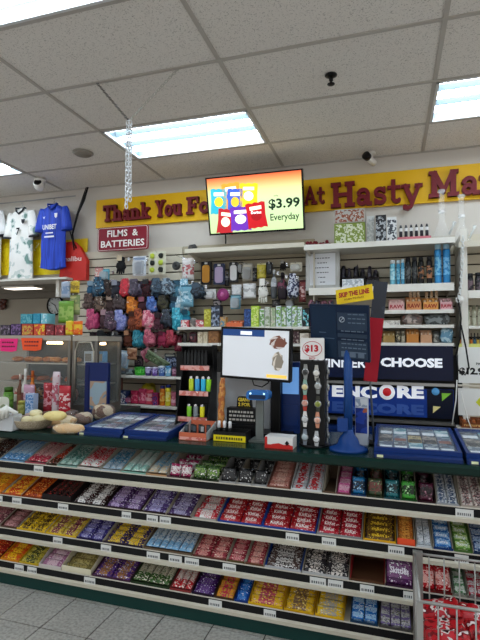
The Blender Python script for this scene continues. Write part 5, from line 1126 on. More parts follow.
for lz_ in range(4):
    for i in range(6):
        for j in range(3):
            if lz_ < 2 and j == 1: continue
            o = bpy.data.objects.new('candy_bag', (me1, me2)[(i + j + lz_) % 2]); COL.objects.link(o)
            o.location = (bx0 + .10 + i * .15 + R.uniform(-.015, .015), by0 + .075 + j * .14, .15 + .1 * lz_ + R.uniform(-.01, .01))
            o.rotation_euler = (math.radians(R.uniform(20, 45) if j == 0 else R.uniform(-5, 25)), R.uniform(-.25, .25), R.uniform(-.25, .25))
            tag(o, 'shiny red candy bag with silver print heaped in the wire basket', 'candy bag', 'red candy bags heaped in the wire basket')

# ================================================================ THINGS ON THE COUNTER
MXZ = Matrix(((0, 1, 0, 0), (1, 0, 0, 0), (0, 0, 1, 0), (0, 0, 0, 1)))
# second shelf line behind the register, with a dark cabinet below
mid2 = shelf(178, 312, 343, 3.80, 'white shelf mostly hidden behind the cash register screen', .02, lip=.02)
SP('lump', 183, 187, 333, mid2[0], 3.84, ('#3c3434', '#241e1e', '#6c5c58'), 'dark lumpy pack at the end of the hidden shelf', 'pack', 'small_pack')
SP('lump', 187.5, 197, 332, mid2[0], 3.84, ('#5c2c34', '#2c2024', '#a06c70'), 'maroon lumpy pack on the hidden shelf', 'pack', 'small_pack')
SP('box', 198, 203, 332, mid2[0], 3.84, ('#e0d4bc', '#c8b898', '#8c7850'), 'first cream box on the hidden shelf', 'box', 'small_box')
SP('box', 203.5, 208, 332, mid2[0], 3.84, ('#dccfb4', '#d0c0a0', '#a08c60'), 'second cream box on the hidden shelf', 'box', 'small_box')
SP('box', 208.5, 219, 331, mid2[0], 3.84, ('#8a5c34', '#a87444', '#5c3c20'), 'brown box beside the cream boxes on the hidden shelf', 'box', 'small_box')
SP('box', 293, 299, 331, mid2[0], 3.84, ('#503438', '#b0a098', '#2c1c20'), 'dark box at the right of the register screen', 'box', 'small_box')
SP('box', 299.5, 309, 333, mid2[0], 3.84, ('#c8bcae', '#e4dcd0', '#8c4448'), 'pale box at the right of the register screen', 'box', 'small_box')
a = MB(); a.box(-1.79, -.62, 3.82, WALL - .03, 0, mid2[0] - .075); tag(a.build('storage_cabinet', m('#1d1b1a', .5)), 'black storage cabinet behind the cash register', 'cabinet')

# ticket trays
def ticket_tray(x0, x1, y0, y1, z0, z1, cols, label, tl, ncol=5):
    """wedge shaped counter display; z0 front height, z1 back height above the counter"""
    t = empty('ticket_display', label, 'ticket display', ((x0 + x1) / 2, y0, CT + .0005)); w_ = (x1 - x0) / 2; D = y1 - y0
    a = MB(); a.prism([(0, 0), (D, 0), (D, z1), (.03, z0), (0, z0 * .6)], -w_, w_, 0, MXZ); a.build('base', m('#12295c', .3), t)
    sl = math.atan2(z1 - z0, D - .03); M0 = T((0, .03, z0)) @ Matrix.Rotation(sl, 4, 'X'); L_ = math.hypot(D - .03, z1 - z0)
    a = MB(); a.box(-w_, w_, 0, .02, 0, .02, 0, M0); a.box(-w_, w_, L_ - .015, L_, 0, .02, 0, M0)
    for s_ in (-1, 1): a.box(s_ * w_ - (.015 if s_ > 0 else 0), s_ * w_ + (.015 if s_ < 0 else 0), .02, L_ - .015, 0, .02, 0, M0)
    a.build('rim', m('#14306c', .3), t)
    a = MB(); a.box(-w_ * .93, -w_ * .93 + .03, -.001, 0, z0 * .1, z0 * .58); a.build('age_label', m('#dfe3b4', .4), t)
    a = MB(); a.box(-w_ + .016, w_ - .016, .021, L_ - .016, .014, .017, 0, M0); a.build('clear_cover', m('#dfe8ee', .08, 0, 0, .06), t)
    cw = (2 * w_ - .04) / ncol; rh = (L_ - .05) / 3; off = Vector(((x0 + x1) / 2, y0, CT + .0005))
    for i in range(ncol):
        for j in range(3):
            c1, c2, c3 = cols[(i * 2 + j) % len(cols)]
            a = MB(); a.box(-cw * .46, cw * .46, -rh * .46, rh * .46, 0, .006, 0); a.box(-cw * .4, cw * .4, -rh * .4, -rh * .05, .006, .0065, 1)
            o = a.build('lottery_ticket', [pr(c1, c2, c3, 22, .3), m(('#d8dce0', c3)[j % 2], .35)])
            o.matrix_world = T(off) @ M0 @ T((-w_ + .02 + cw * (i + .5), .025 + rh * (j + .5), .002))
            tag(o, tl, 'lottery ticket', tl.replace('scratch ticket', 'scratch tickets'))
tc = [('#3f5068', '#8a9498', '#242a38'), ('#4c4440', '#887c70', '#242028'), ('#6c7c8c', '#40404c', '#a8b0b0'), ('#3c4860', '#7c8c98', '#804c3c'), ('#4c8494', '#a8bcc0', '#28445c'), ('#80683c', '#a89868', '#342820')]
tc2 = [('#4c5868', '#8c98a0', '#2c303c'), ('#5c5050', '#8c8480', '#2c2c34'), ('#6c5c6c', '#a090a0', '#34303c'), ('#46586c', '#8ca0ac', '#7c5450')]
ticket_tray(P(374, 457, 2.5).x, P(463, 457, 2.5).x, 2.49, 2.98, .026, .068, tc, 'blue counter display of scratch tickets in front of the ENCORE cabinet', 'scratch ticket under the cover of the display below the ENCORE cabinet')
ticket_tray(P(467, 457, 2.5).x, P(467, 457, 2.5).x + .5, 2.49, 2.98, .026, .068, tc, 'blue counter display of scratch tickets cut by the photo edge', 'scratch ticket under the cover of the display at the photo edge')
ticket_tray(P(78, 430, 2.5).x, P(120, 430, 2.5).x, 2.50, 2.97, .022, .055, tc2, 'blue counter display of dark scratch tickets beside the wrapped pastries', 'dark scratch ticket in the display beside the wrapped pastries', 3)
ticket_tray(P(122, 430, 2.5).x, P(166, 430, 2.5).x, 2.50, 2.97, .022, .055, tc2, 'blue counter display of dark scratch tickets beside the lighter rack', 'dark scratch ticket in the display beside the lighter rack', 3)

# lighter and vape rack
Yr = 2.82; A = P(181, 345, Yr); B = P(211, 345, Yr); rx0, rx1 = A.x, B.x; rw = (rx1 - rx0)
t = empty('lighter_rack', 'black tiered counter rack of lighters and vapes beside the register', 'rack', ((rx0 + rx1) / 2, Yr, CT + .0005)); zt_ = A.z - CT
a = MB(); a.box(-rw / 2, rw / 2, .10, .11, 0, zt_); a.build('back_panel', m('#0a0a0b', .4), t)
for s_ in (-1, 1):
    a = MB(); a.prism([(-.09, 0), (.10, 0), (.10, zt_), (.02, zt_), (.04, zt_ * .75), (.0, zt_ * .5), (-.04, zt_ * .25)], -.003, .003, 0, T((s_ * (rw / 2 + .003), 0, 0)) @ MXZ); a.build('side_panel', m('#0d0d0e', .3), t)
tiers = []
for k, (py, yf) in enumerate(((366, -.0), (391.5, -.015), (417.5, -.03))):
    z_ = P(195, py, Yr + yf).z; zl = z_ - CT
    a = MB(); a.box(-rw / 2, rw / 2, yf, .10, zl - .006, zl); sh = a.build('tier', m('#0a0a0b', .4), t)
    a = MB(); a.box(-rw / 2, rw / 2 * .9, yf - .004, yf, zl - .028, zl + .002); a.build('price_strip', pr('#d8a098', '#c86c60', '#f0e4dc', 30, .4), t); tiers.append((z_, Yr + yf))
a = MB(); a.box(-rw / 2, rw / 2, -.02, .099, zt_ - .006, zt_); a.build('top_board', m('#d8d4cc', .4), t)
for k in range(7):
    a = MB(); a.rbox(-.009, .009, 0, .02, .002, .085, .006); a.box(-.005, .005, .005, .015, .085, .1); o = a.build('vape_pen', [m('#1a1c1e', .3)]); o.location = (rx0 + .02 + k * .024, Yr + .02, tiers[0][0] + .0003)
    tag(o, 'black vape pen standing on the highest tier of the lighter rack', 'vape pen', 'black vape pens on the lighter rack')
def lighter(x, y, z, c, label, h=.075):
    t = empty('lighter', label, 'lighter', (x, y, z + .0005)); a = MB(); a.lathe([(.001, 0), (.0155, 0), (.016, .004), (.016, h * .8), (.014, h * .82)], 12, 0, Matrix.Diagonal((1, .7, 1, 1))); a.build('fuel_body', m(c, .25), t)
    a = MB(); a.box(-.009, .009, -.006, .006, h * .82, h * .97); a.tube([(-.004, 0, h * .97), (.004, 0, h * .97)], .004, 8); a.build('metal_top', CHROME, t)
for i, (px, c, n) in enumerate(((191.5, '#b8c830', 'yellow green'), (197.5, '#3c9cd0', 'sky blue'), (203.5, '#30b0dc', 'cyan'), (209, '#8ccc28', 'lime green'))):
    lighter(P(px, 390, tiers[1][1] + .03).x, tiers[1][1] + .025, tiers[1][0], c, n + ' lighter on the middle tier of the lighter rack', .095)
for i, (px, c, n) in enumerate(((189.5, '#7cc030', 'grass green'), (196, '#7c8488', 'grey'), (202.5, '#e0d828', 'bright yellow'))):
    lighter(P(px, 415, tiers[2][1] + .03).x, tiers[2][1] + .025, tiers[2][0], c, n + ' lighter on the lowest tier of the lighter rack', .08)
for k in range(3):
    a = MB(); a.rbox(-.009, .009, 0, .02, .002, .07, .006); o = a.build('vape_pen', [m('#1f2226', .3)]); o.location = (rx0 + .13 + k * .022, Yr + .055, tiers[2][0] + .0003); tag(o, 'black vape pen behind the yellow lighter', 'vape pen', 'black vape pens behind the yellow lighter')
# orange tray in front of the rack
A = P(179, 445, 2.56); B = P(206, 445, 2.56); t = empty('display_box', 'low carton with an orange front holding dark packets before the lighter rack', 'display box', ((A.x + B.x) / 2, 2.56, CT + .0005)); w_ = B.x - A.x
a = MB(); a.box(-w_ / 2, w_ / 2, 0, .17, 0, .004); a.box(-w_ / 2, w_ / 2, 0, .004, .004, .045); a.box(-w_ / 2, w_ / 2, .166, .17, .004, .09); a.build('carton', m('#c8694a', .5), t)
for s_ in (-1, 1): a = MB(); a.prism([(0.004, .004), (.166, .004), (.166, .09), (.004, .045)], -.002, .002, 0, T((s_ * (w_ / 2 - .002), 0, 0)) @ MXZ); a.build('side_flap', m('#b0b4b4', .5), t)
a = MB(); a.box(-w_ / 2, w_ / 2 * .95, -.003, 0, .004, .02); a.build('price_strip', pr('#e0a498', '#c86c60', '#f4ece4', 26, .4), t)
for k in range(6):
    a = MB(); a.box(-.011, .011, -.006, .006, 0, .075, 0); a.box(-.009, .009, -.0065, -.006, .04, .07, 1); o = a.build('small_packet', [m('#22262a', .35), m(('#4c565c', '#a8acac')[k == 4], .35)]); o.location = ((A.x + B.x) / 2 - w_ * .38 + w_ * .76 * k / 5, 2.62 + .03 * (k % 2), CT + .005)
    tag(o, 'dark packet standing in the orange fronted carton', 'packet', 'dark packets in the orange fronted carton')

# cash register screen
tl_, tr_, bl_ = P(221, 326.5, 2.86), P(291, 329, 2.82), P(221, 377.5, 2.88)
M, tw2, th2 = quad_matrix(tl_, tr_, bl_)
t = empty('register_monitor', 'black cash register monitor with a mostly white screen', 'monitor'); t.matrix_world = M
a = MB(); a.rbox(-tw2 / 2, tw2 / 2, 0, .04, -th2 / 2, th2 / 2, .008); a.build('housing', m('#08080a', .35), t)
b = .013; a = MB(); a.box(-tw2 / 2 + .001, tw2 / 2 - .001, -.005, 0, th2 / 2 - b, th2 / 2 - .001); a.box(-tw2 / 2 + .001, tw2 / 2 - .001, -.005, 0, -th2 / 2 + .001, -th2 / 2 + b * 1.3)
for s_ in (-1, 1): a.box(min(s_ * tw2 / 2 - s_ * .001, s_ * (tw2 / 2 - b)), max(s_ * tw2 / 2 - s_ * .001, s_ * (tw2 / 2 - b)), -.005, 0, -th2 / 2 + b * 1.3, th2 / 2 - b)
a.build('bezel', m('#0c0c0e', .25), t)
sw, sh_ = tw2 / 2 - b, th2 / 2 - b
a = MB(); a.box(-sw, sw, -.001, 0, -sh_ + .004, sh_); s = a.build('screen', m('#bfc2c6', .3, 0, .42), t)
a = MB(); a.box(-sw, sw * .28, -.0016, -.001, sh_ * .72, sh_); a.build('blue_title_bar', m('#1d3a6c', .3, 0, .5), s)
a = MB(); a.box(-sw * .45, -sw * .1, -.0022, -.0016, sh_ * .78, sh_ * .93); a.build('white_label', m('#d8dce4', .3, 0, .6), s)
a = MB()
for k in range(9): q = k * .698; a.add([(sw * .68 + .048 * math.cos(q + i * .9) * (.7 + .3 * (i % 2)) + .016 * math.cos(q), -.0018 - .0001 * k, sh_ * .52 + .034 * math.sin(q + i * .9) + .01 * math.sin(q)) for i in range(6)], [tuple(range(6))[::-1]], k % 2)
a.build('picture', [m('#6c4438', .3, 0, .3), m('#b0a8a4', .3, 0, .4)], s)
a = MB()
for k in range(9): q = k * .698; a.add([(sw * .68 + .032 * math.cos(q + i * .9) * (.7 + .3 * (i % 2)) + .01 * math.cos(q), -.0018 - .0001 * k, -sh_ * .25 + .05 * math.sin(q + i * .9) + .012 * math.sin(q)) for i in range(6)], [tuple(range(6))[::-1]], k % 2)
a.build('picture', [m('#7c7468', .3, 0, .35), m('#b4aca0', .3, 0, .45)], s)
a = MB(); a.box(sw * .36, sw * .95, -.002, -.001, -sh_ * .93, -sh_ * .80); a.build('yellow_strip', m('#e0b850', .3, 0, .6), s)
zb_ = P(275, 381, 2.86).z
t = empty('monitor_stand', 'black column stand carrying the register monitor', 'stand', (P(275, 440, 2.9).x, 2.915, CT + .0005))
a = MB(); a.box(-.03, .03, 0, .03, .012, zb_ - CT + .06); a.build('column', m('#09090a', .35), t)
a = MB(); a.rbox(-.1, .1, -.08, .1, 0, .012, .004); a.build('foot', m('#09090a', .35), t)
A = P(208, 378, 3.04); B = P(270, 440, 3.04); a = MB(); a.rbox(A.x, B.x, 3.04, 3.06, CT + .0005, A.z + .04, .01)
tag(a.build('back_screen', m('#c9cacc', .4)), 'pale grey panel standing behind the black register column', 'panel')
# barcode scanner on a grey stand
c = P(259.5, 395, 2.68); t = empty('barcode_scanner', 'blue barcode scanner on a grey upright stand beneath the register screen', 'scanner', (c.x, 2.68, CT + .0005)); hz_ = c.z - CT
a = MB(); a.rbox(-.066, .066, -.05, .03, hz_ - .025, hz_ + .028, .02); a.build('scanner_head', m('#2a6ab0', .25), t)
a = MB(); a.rbox(-.05, .05, -.054, -.05, hz_ - .018, hz_ + .005, .01); a.build('scan_window', m('#0c2848', .1), t)
a = MB(); a.lathe([(.001, 0), (.006, 0), (.006, .003)], 10, 0, T((-.04, -.05, hz_ + .012)) @ Rx(90)); a.lathe([(.001, 0), (.006, 0), (.006, .003)], 10, 0, T((.04, -.05, hz_ + .012)) @ Rx(90)); a.build('indicator_lamp', m('#b8e0f0', .3, 0, .8), t)
a = MB(); a.box(-.022, .022, 0, .02, .012, hz_ - .026); a.build('stand_column', m('#6c706c', .45), t)
a = MB(); a.rbox(-.05, .05, -.05, .06, 0, .012, .004); a.build('stand_foot', m('#5c605c', .45), t)
a = MB(); a.tube([P(252, 379, 2.9), P(254, 385, 2.86), P(262, 387, 2.84), P(268, 383, 2.86), P(270, 379, 2.9)], .004, 6); tag(a.build('monitor_cable', BLACK), 'black cable looping under the register screen', 'cable')
# black lettered display box
A = P(225, 445, 2.76); B = P(256, 445, 2.76); w_ = B.x - A.x; t = empty('display_box', 'black counter display box with an arched header and yellow lettering', 'display box', ((A.x + B.x) / 2, 2.76, CT + .0005)); hb = P(240, 409, 2.76).z - CT; hh = P(240, 398, 2.76).z - CT
a = MB(); a.box(-w_ / 2, w_ / 2, 0, .1, 0, hb * .45); a.prism([(-w_ / 2, hb * .45), (w_ / 2, hb * .45), (w_ / 2, hb), (-w_ / 2, hb)], 0.03, .1); a.build('carton', m('#08080a', .4), t)
a = MB(); a.prism([(-w_ * .27, hb), (w_ * .24, hb), (w_ * .22, hh - .01), (w_ * .17, hh), (-w_ * .2, hh), (-w_ * .25, hh - .01)], .085, .1); a.build('header_card', m('#08080a', .4), t)
a = MB(); text(a, 'GIANT', w_ * .4, (hh - hb) * .34, T((-.003, .083, hb + (hh - hb) * .70)), 0, .04); text(a, '2 FOR', w_ * .4, (hh - hb) * .34, T((-.003, .083, hb + (hh - hb) * .25)), 0, .04); a.build('header_lettering', m('#e0c23a', .4), t)
a = MB()
for k in range(3):
    q = -w_ * .42
    while q < w_ * .38: l_ = R.uniform(.008, .02); a.box(q, min(q + l_, w_ * .42), .0285, .03, hb * (.9 - .14 * k) - .012, hb * (.9 - .14 * k)); q += l_ + .006
a.build('front_print', m('#b8b4ac', .5), t)
A = P(213, 445, 2.60); B = P(246, 445, 2.60); w_ = B.x - A.x; t = empty('display_box', 'low black bin with a yellow price label holding three white capped bottles', 'display box', ((A.x + B.x) / 2, 2.60, CT + .0005))
a = MB(); a.box(-w_ / 2, w_ / 2, 0, .1, 0, .004); a.box(-w_ / 2, w_ / 2, 0, .004, .004, .055); a.box(-w_ / 2, w_ / 2, .096, .1, .004, .06); a.box(-w_ / 2, -w_ / 2 + .004, .004, .096, .004, .058); a.box(w_ / 2 - .004, w_ / 2, .004, .096, .004, .058); a.build('bin', m('#161616', .4), t)
a = MB(); a.box(-w_ / 2 + .003, w_ / 2 - .003, -.003, 0, .002, .036); a.build('price_label', m('#e8d21c', .4), t)
a = MB(); q = -w_ * .4
while q < w_ * .36: l_ = R.uniform(.006, .014); a.box(q, q + l_, -.0036, -.003, .012, .026); q += l_ + .005
a.build('label_print', m('#4c4420', .5), t)
for px in (219, 224.5, 230):
    x = P(px, 430, 2.65).x; tt = empty('small_bottle', 'white capped little bottle in the black bin with the yellow label', 'bottle', (x, 2.65, CT + .005), group='white capped bottles in the black bin')
    a = MB(); a.lathe([(.001, 0), (.012, 0), (.012, .055), (.008, .065)], 12); a.build('bottle_body', BLACK, tt)
    a = MB(); a.lathe([(.0095, .065), (.0095, .1), (.007, .104), (.001, .104)], 12); a.build('cap', m('#e8e8ea', .3), tt)
# red and white box
A = P(264, 455, 2.50); B = P(292, 455, 2.50); w_ = B.x - A.x; t = empty('counter_box', 'white box with red edges and a black diamond lying before the register column', 'box', ((A.x + B.x) / 2, 2.52, CT + .0005), -.03)
a = MB(); a.box(-w_ / 2, w_ / 2, 0, .10, 0, .062); a.build('carton', m('#dcdad6', .4), t)
a = MB(); a.box(-w_ / 2 - .001, w_ / 2 + .001, -.002, .0, 0, .02); a.box(-w_ / 2 - .001, -w_ / 2 + .012, -.002, 0, .02, .06); a.add([(-w_ * .3, -.0022, .02), (w_ * .45, -.0022, .02), (w_ * .35, -.0022, .028), (w_ * .2, -.0022, .022), (0, -.0022, .03), (-w_ * .2, -.0022, .024)], [tuple(range(6))]); a.build('red_border', m('#c42a24', .4), t)
a = MB(); a.add([(w_ * .3, -.0025, .018), (w_ * .38, -.0025, .032), (w_ * .3, -.0025, .046), (w_ * .22, -.0025, .032)], [(0, 1, 2, 3)]); a.build('black_diamond', BLACK, t)
# brown jerky strip hanging by the screen
a = MB(); p0, p1 = P(222.5, 378, 2.78), P(220.5, 431, 2.74)
for k in range(3): a.tube([p0.lerp(p1, i / 10) + Vector((.010 * math.cos(i * .9 + k * 2.1), .008 * math.sin(i * .9 + k * 2.1), 0)) for i in range(11)], [.006, .01, .012, .014, .013, .012, .012, .014, .013, .012, .006], 7)
tag(a.build('jerky_strip', pr('#a85c28', '#c88844', '#7c3c18', 30, .35, bump=.4)), 'orange brown twisted jerky strip hanging at the edge of the register screen', 'snack')
# blue terminal behind
A = P(281, 362, 3.0); B = P(301, 440, 3.0); w_ = B.x - A.x; t = empty('lottery_terminal', 'upright blue lottery terminal between the register column and the watch tower', 'terminal', ((A.x + B.x) / 2, 2.98, CT + .0005)); hh = A.z - CT
a = MB(); a.rbox(-w_ / 2, w_ / 2, 0, .12, 0, hh, .012); a.build('casing', m('#14306c', .3), t)
a = MB(); a.box(-w_ * .38, w_ * .42, -.003, 0, hh * .55, hh * .93); a.build('display', m('#6ca0e0', .3, 0, .35), t)
a = MB(); a.box(-w_ * .42, w_ * .42, -.006, 0, hh * .1, hh * .4); a.build('ticket_slot_panel', m('#12306c', .3), t)
a = MB(); a.box(-w_ * .62, -w_ * .5, .0, .03, 0, hh * 1.0); a.build('side_rail', m('#a8b0b4', .3, .6), t)

# watch tower
Yw = 2.60; A = P(300, 448, Yw); B = P(325, 448, Yw); w_ = B.x - A.x; wcx = (A.x + B.x) / 2; wtop = P(312, 361, Yw).z
t = empty('watch_tower', 'black revolving watch display tower with a white price sign on top', 'watch display', (wcx, Yw + w_ / 2, CT + .0005)); hh = wtop - CT
a = MB(); a.lathe([(.001, 0), (w_ * .62, 0), (w_ * .62, .012), (w_ * .3, .02), (.001, .02)], 24); a.build('turntable', m('#141415', .3), t)
a = MB(); a.box(-w_ / 2, w_ / 2, -w_ / 2, w_ / 2, .02, hh); a.build('tower_body', m('#08080a', .35), t)
sg0 = P(301.5, 338, Yw); sg1 = P(325.5, 360, Yw); sz0, sz1 = sg1.z - CT, sg0.z - CT; sx = (sg1.x - sg0.x) / 2
s = MB(); s.rbox(-sx, sx, -w_ / 2 - .004, -w_ / 2 + .002, sz0, sz1, .006); s = s.build('price_sign', m('#e2e0dc', .4), t); zc_ = (sz0 + sz1) / 2
RED = m('#b8202c', .4)
a = MB(); text(a, '$13', sx * 1.15, (sz1 - sz0) * .36, T((-.004, -w_ / 2 - .0055, zc_)), 0, .05); a.build('price_figures', RED, s)
a = MB(); a.tube([(sx * .8 * math.cos(q), -w_ / 2 - .005, zc_ + (sz1 - sz0) * .34 * math.sin(q)) for q in [k * .3142 for k in range(20)]], .0016, 5, 0, None, True); text(a, 'EACH', sx * .5, .012, T((0, -w_ / 2 - .0055, zc_ - (sz1 - sz0) * .43)), 0, .02); a.build('oval_line', RED, s)
a = MB(); a.box(-.006, .006, -w_ / 2 + .002, -w_ / 2 + .01, hh, sz1 - .02); a.build('sign_post', DK, t)
def watch(x, z, strap, dial, label, hs=.075, r=.019, side=False):
    a = MB(); M = (T((x, -w_ / 2 - .006, z)) if not side else T((w_ / 2 + .006, x, z)) @ Rz(90)); M = t.matrix_basis @ M
    M = T((wcx, Yw + w_ / 2, CT)) @ (T((x, -w_ / 2 - .006, z)) if not side else T((w_ / 2 + .006, x, z)) @ Rz(90))
    tt = bpy.data.objects.new('wrist_watch', None); COL.objects.link(tt); tt.matrix_world = M; tag(tt, label, 'watch')
    a.add([(-.009, .002, -hs / 2), (.009, .002, -hs / 2), (.012, -.003, -r), (-.012, -.003, -r)], [(0, 1, 2, 3)]); a = MB()
    a.prism([(-.008, -hs / 2), (.008, -hs / 2), (.0125, -r * .6), (-.0125, -r * .6)], -.002, .003); a.build('strap', m(strap, .5), tt); a = MB(); a.prism([(-.0125, r * .6), (.0125, r * .6), (.008, hs / 2), (-.008, hs / 2)], -.002, .003); a.build('strap', m(strap, .5), tt)
    a = MB(); a.lathe([(.001, 0), (r, 0), (r, .006), (r * .85, .009), (.001, .009)], 18, 0, Rx(90)); cs = a.build('case', m(('#b8b8b8' if dial != strap else strap), .25, .6), tt)
    a = MB(); a.lathe([(.001, .0092), (r * .8, .0092), (r * .78, .0098), (.001, .0098)], 18, 0, Rx(90)); a.box(-.001, .001, -.0104, -.0098, 0, r * .6); a.box(0, r * .5, -.0104, -.0098, -.001, .001); a.build('dial', m(dial, .3), cs)
WD = (((305.5, 372), '#8c8c88', '#3c3c3c', 'silver watch with a dark dial'), ((316.5, 373), '#b0aca4', '#d8d4cc', 'silver watch with a white dial'),
      ((305, 387), '#8cb0a0', '#d8c890', 'mint strap watch with a cream dial'), ((318, 386), '#787874', '#a8a8a4', 'slim steel watch'),
      ((305, 403), '#a83c30', '#c89080', 'brick red watch'), ((318, 404), '#3c3c34', '#8c9448', 'dark watch with a yellow strap end'),
      ((305, 419), '#d8d4d0', '#c0c0c0', 'white strap watch'), ((317.5, 420), '#c8886c', '#e0a890', 'coral strap watch'),
      ((305, 437), '#78808a', '#a8b4b8', 'grey steel watch'), ((316.5, 439), '#b8b8b8', '#e4e4e4', 'silver watch with a large white dial'))
RN = ('top', 'second', 'third', 'fourth', 'lowest')
for i, ((px, py), st_, di, lb) in enumerate(WD):
    p = P(px, py, Yw - .006); watch(p.x - wcx, p.z - CT, st_, di, lb + ', ' + RN[i // 2] + ' row on the front of the watch tower', .085, .019)
for k in range(5):
    p = P(326, 372 + 16 * k, Yw + .05); watch(0.0, p.z - CT, '#a8a8a4', '#8c8c88', 'steel watch on the side of the watch tower, ' + RN[k] + ' row', .08, .018, True)

# lottery play stand
Yl = 2.62; c = P(348.5, 452, Yl)
t = empty('lottery_stand', 'blue lottery stand with a post and a tilted dark board', 'stand', (c.x, Yl, CT + .0005)); top = P(348, 345, Yl + .04).z - CT
a = MB(); a.lathe([(.001, 0), (.105, 0), (.10, .015), (.06, .03), (.05, .06), (.026, .09), (.024, .11)], 22, 0); a.build('base', m('#143a78', .25), t)
a = MB(); a.tube([(0, 0, .1), (0, 0, top)], .023, 16); a.build('post', m('#1d427c', .3), t)
a = MB(); a.rbox(-.055, .0, -.035, .02, .10, .17, .008); a.build('ticket_box', m('#183c7c', .3), t)
M, bw_, bh_ = quad_matrix(P(311.5, 304, 2.60), P(371.5, 305.5, 2.50), P(309.5, 357, 2.68))
bd = MB(); bd.rbox(-bw_ / 2, bw_ / 2, 0, .012, -bh_ / 2, bh_ / 2, .005); bd = bd.build('board', m('#0f2038', .3), t); bd.matrix_local = Matrix.Translation(-t.location) @ M
a = MB(); a.box(-bw_ * .46, -bw_ * .04, -.002, 0, -bh_ * .46, bh_ * .46); a.build('plain_page', m('#13283f', .35), bd)
a = MB(); a.box(-bw_ * .02, bw_ * .46, -.002, 0, bh_ * .05, bh_ * .36); a.box(-bw_ * .02, bw_ * .46, -.002, 0, -bh_ * .08, -bh_ * .01); a.box(-bw_ * .02, bw_ * .46, -.002, 0, -bh_ * .45, -bh_ * .15); a.build('instruction_page', m('#2b3a4c', .4), bd)
a = MB()
for k in range(11):
    if k in (0, 4, 6): continue
    q = (.04 if k > 6 or k == 5 else .16) * bw_
    while q < bw_ * .42: l_ = R.uniform(.008, .03); a.box(q, min(q + l_, bw_ * .44), -.0028, -.002, bh_ * (.40 - .075 * k), bh_ * (.40 - .075 * k) + .006); q += l_ + .006
for k in range(3): a.box(bw_ * (.03 + .14 * k), bw_ * (.13 + .14 * k), -.0026, -.002, -bh_ * .43, -bh_ * .33)
a.build('printed_lines', m('#5d6b7c', .5), bd)
a = MB(); a.tube([(bw_ * .06 + .014 * math.cos(q), -.003, bh_ * .24 + .014 * math.sin(q)) for q in [k * .524 for k in range(12)]], .002, 5, 0, None, True); a.tube([(bw_ * .06 - .009, -.003, bh_ * .24 - .009), (bw_ * .06 + .009, -.003, bh_ * .24 + .009)], .002, 5); a.build('pen_symbol', m('#aab4c0', .4), bd)
a = MB(); a.box(-bw_ * .34, -bw_ * .22, -.003, -.002, -bh_ * .02, 0); a.box(-bw_ * .3, -bw_ * .08, -.003, -.002, -bh_ * .12, -bh_ * .105); a.build('faint_print', m('#41566c', .5), bd)
M, yw_, yh_ = quad_matrix(P(337.5, 290, 2.59), P(374, 283.5, 2.50), P(335, 305, 2.60))
sk = MB(); sk.box(-yw_ / 2, yw_ / 2, 0, .004, -yh_ / 2, yh_ / 2); sk = sk.build('yellow_sign', m('#e6c21e', .4, 0, 0), t); sk.matrix_local = Matrix.Translation(-t.location) @ M
a = MB(); text(a, 'SKIP THE LINE', yw_ * .84, yh_ * .34, T((0, -.002, yh_ * .1)), 0, .04); a.build('lettering', m('#a8202c', .4), sk)
a = MB(); text(a, 'SCAN TO PLAY', yw_ * .55, yh_ * .12, T((0, -.002, -yh_ * .24)), 0, .02); a.build('small_lettering', m('#7c3020', .4), sk)
# flyer holder
A = P(353, 445, 2.66); B = P(366, 445, 2.66); w_ = B.x - A.x; t = empty('flyer_pack', 'blue and white flyer pack standing beside the post of the lottery stand', 'flyers', ((A.x + B.x) / 2 + .005, 2.76, CT + .0005), -.15); hh = P(360, 398, 2.74).z - CT
a = MB(); a.box(-w_ / 2, w_ / 2, 0, .03, 0, hh); a.build('holder', m('#c8ccd4', .3), t)
a = MB(); a.box(-w_ * .47, w_ * .47, -.002, 0, hh * .25, hh * .78); a.build('blue_flyer', pr('#1a2f78', '#24409c', '#a8583c', 16, .35, .55, .66), t)
a = MB(); a.box(-w_ * .47, w_ * .47, -.002, 0, hh * .8, hh * .97); a.build('white_flyer', pr('#d8dce0', '#98a4b8', '#c8d0d8', 30), t)
# grey and red hanging banner
t = empty('banner_flag', 'tall narrow banner, dark grey above and red below, behind the yellow sign', 'banner', (P(370, 400, 2.8).x, 2.8, CT + .0005))
tl_, tr_, bl_ = P(374.5, 284, 2.72), P(387.5, 279, 2.72), P(364, 383.5, 2.80)
M, fw, fh = quad_matrix2(tl_, tr_, bl_); M = Matrix.Translation(-t.location) @ M
up = fh * .36
a = MB(); a.box(-fw / 2, fw / 2, 0, .004, -fh / 2, fh / 2 - up); o = a.build('red_field', m('#a8182a', .45), t); o.matrix_local = M
a = MB(); a.box(-fw / 2, fw / 2, 0, .004, fh / 2 - up, fh / 2); o = a.build('grey_field', pr('#30343e', '#3c424e', '#5c6c98', 14, .4, .55, .66), t); o.matrix_local = M
pb = M @ Vector((0, .012, -fh / 2)); pt_ = M @ Vector((0, .012, fh / 2 - .02))
a = MB(); a.tube([(0.02, 0.03, .0), pb + Vector((0, .0, -.02)), pt_], .006, 8); a.build('pole', m('#6c7074', .3, .6), t)
a = MB(); a.lathe([(.001, 0), (.05, 0), (.045, .012), (.001, .014)], 18, 0, T((.02, .03, 0))); a.build('foot', DK, t)

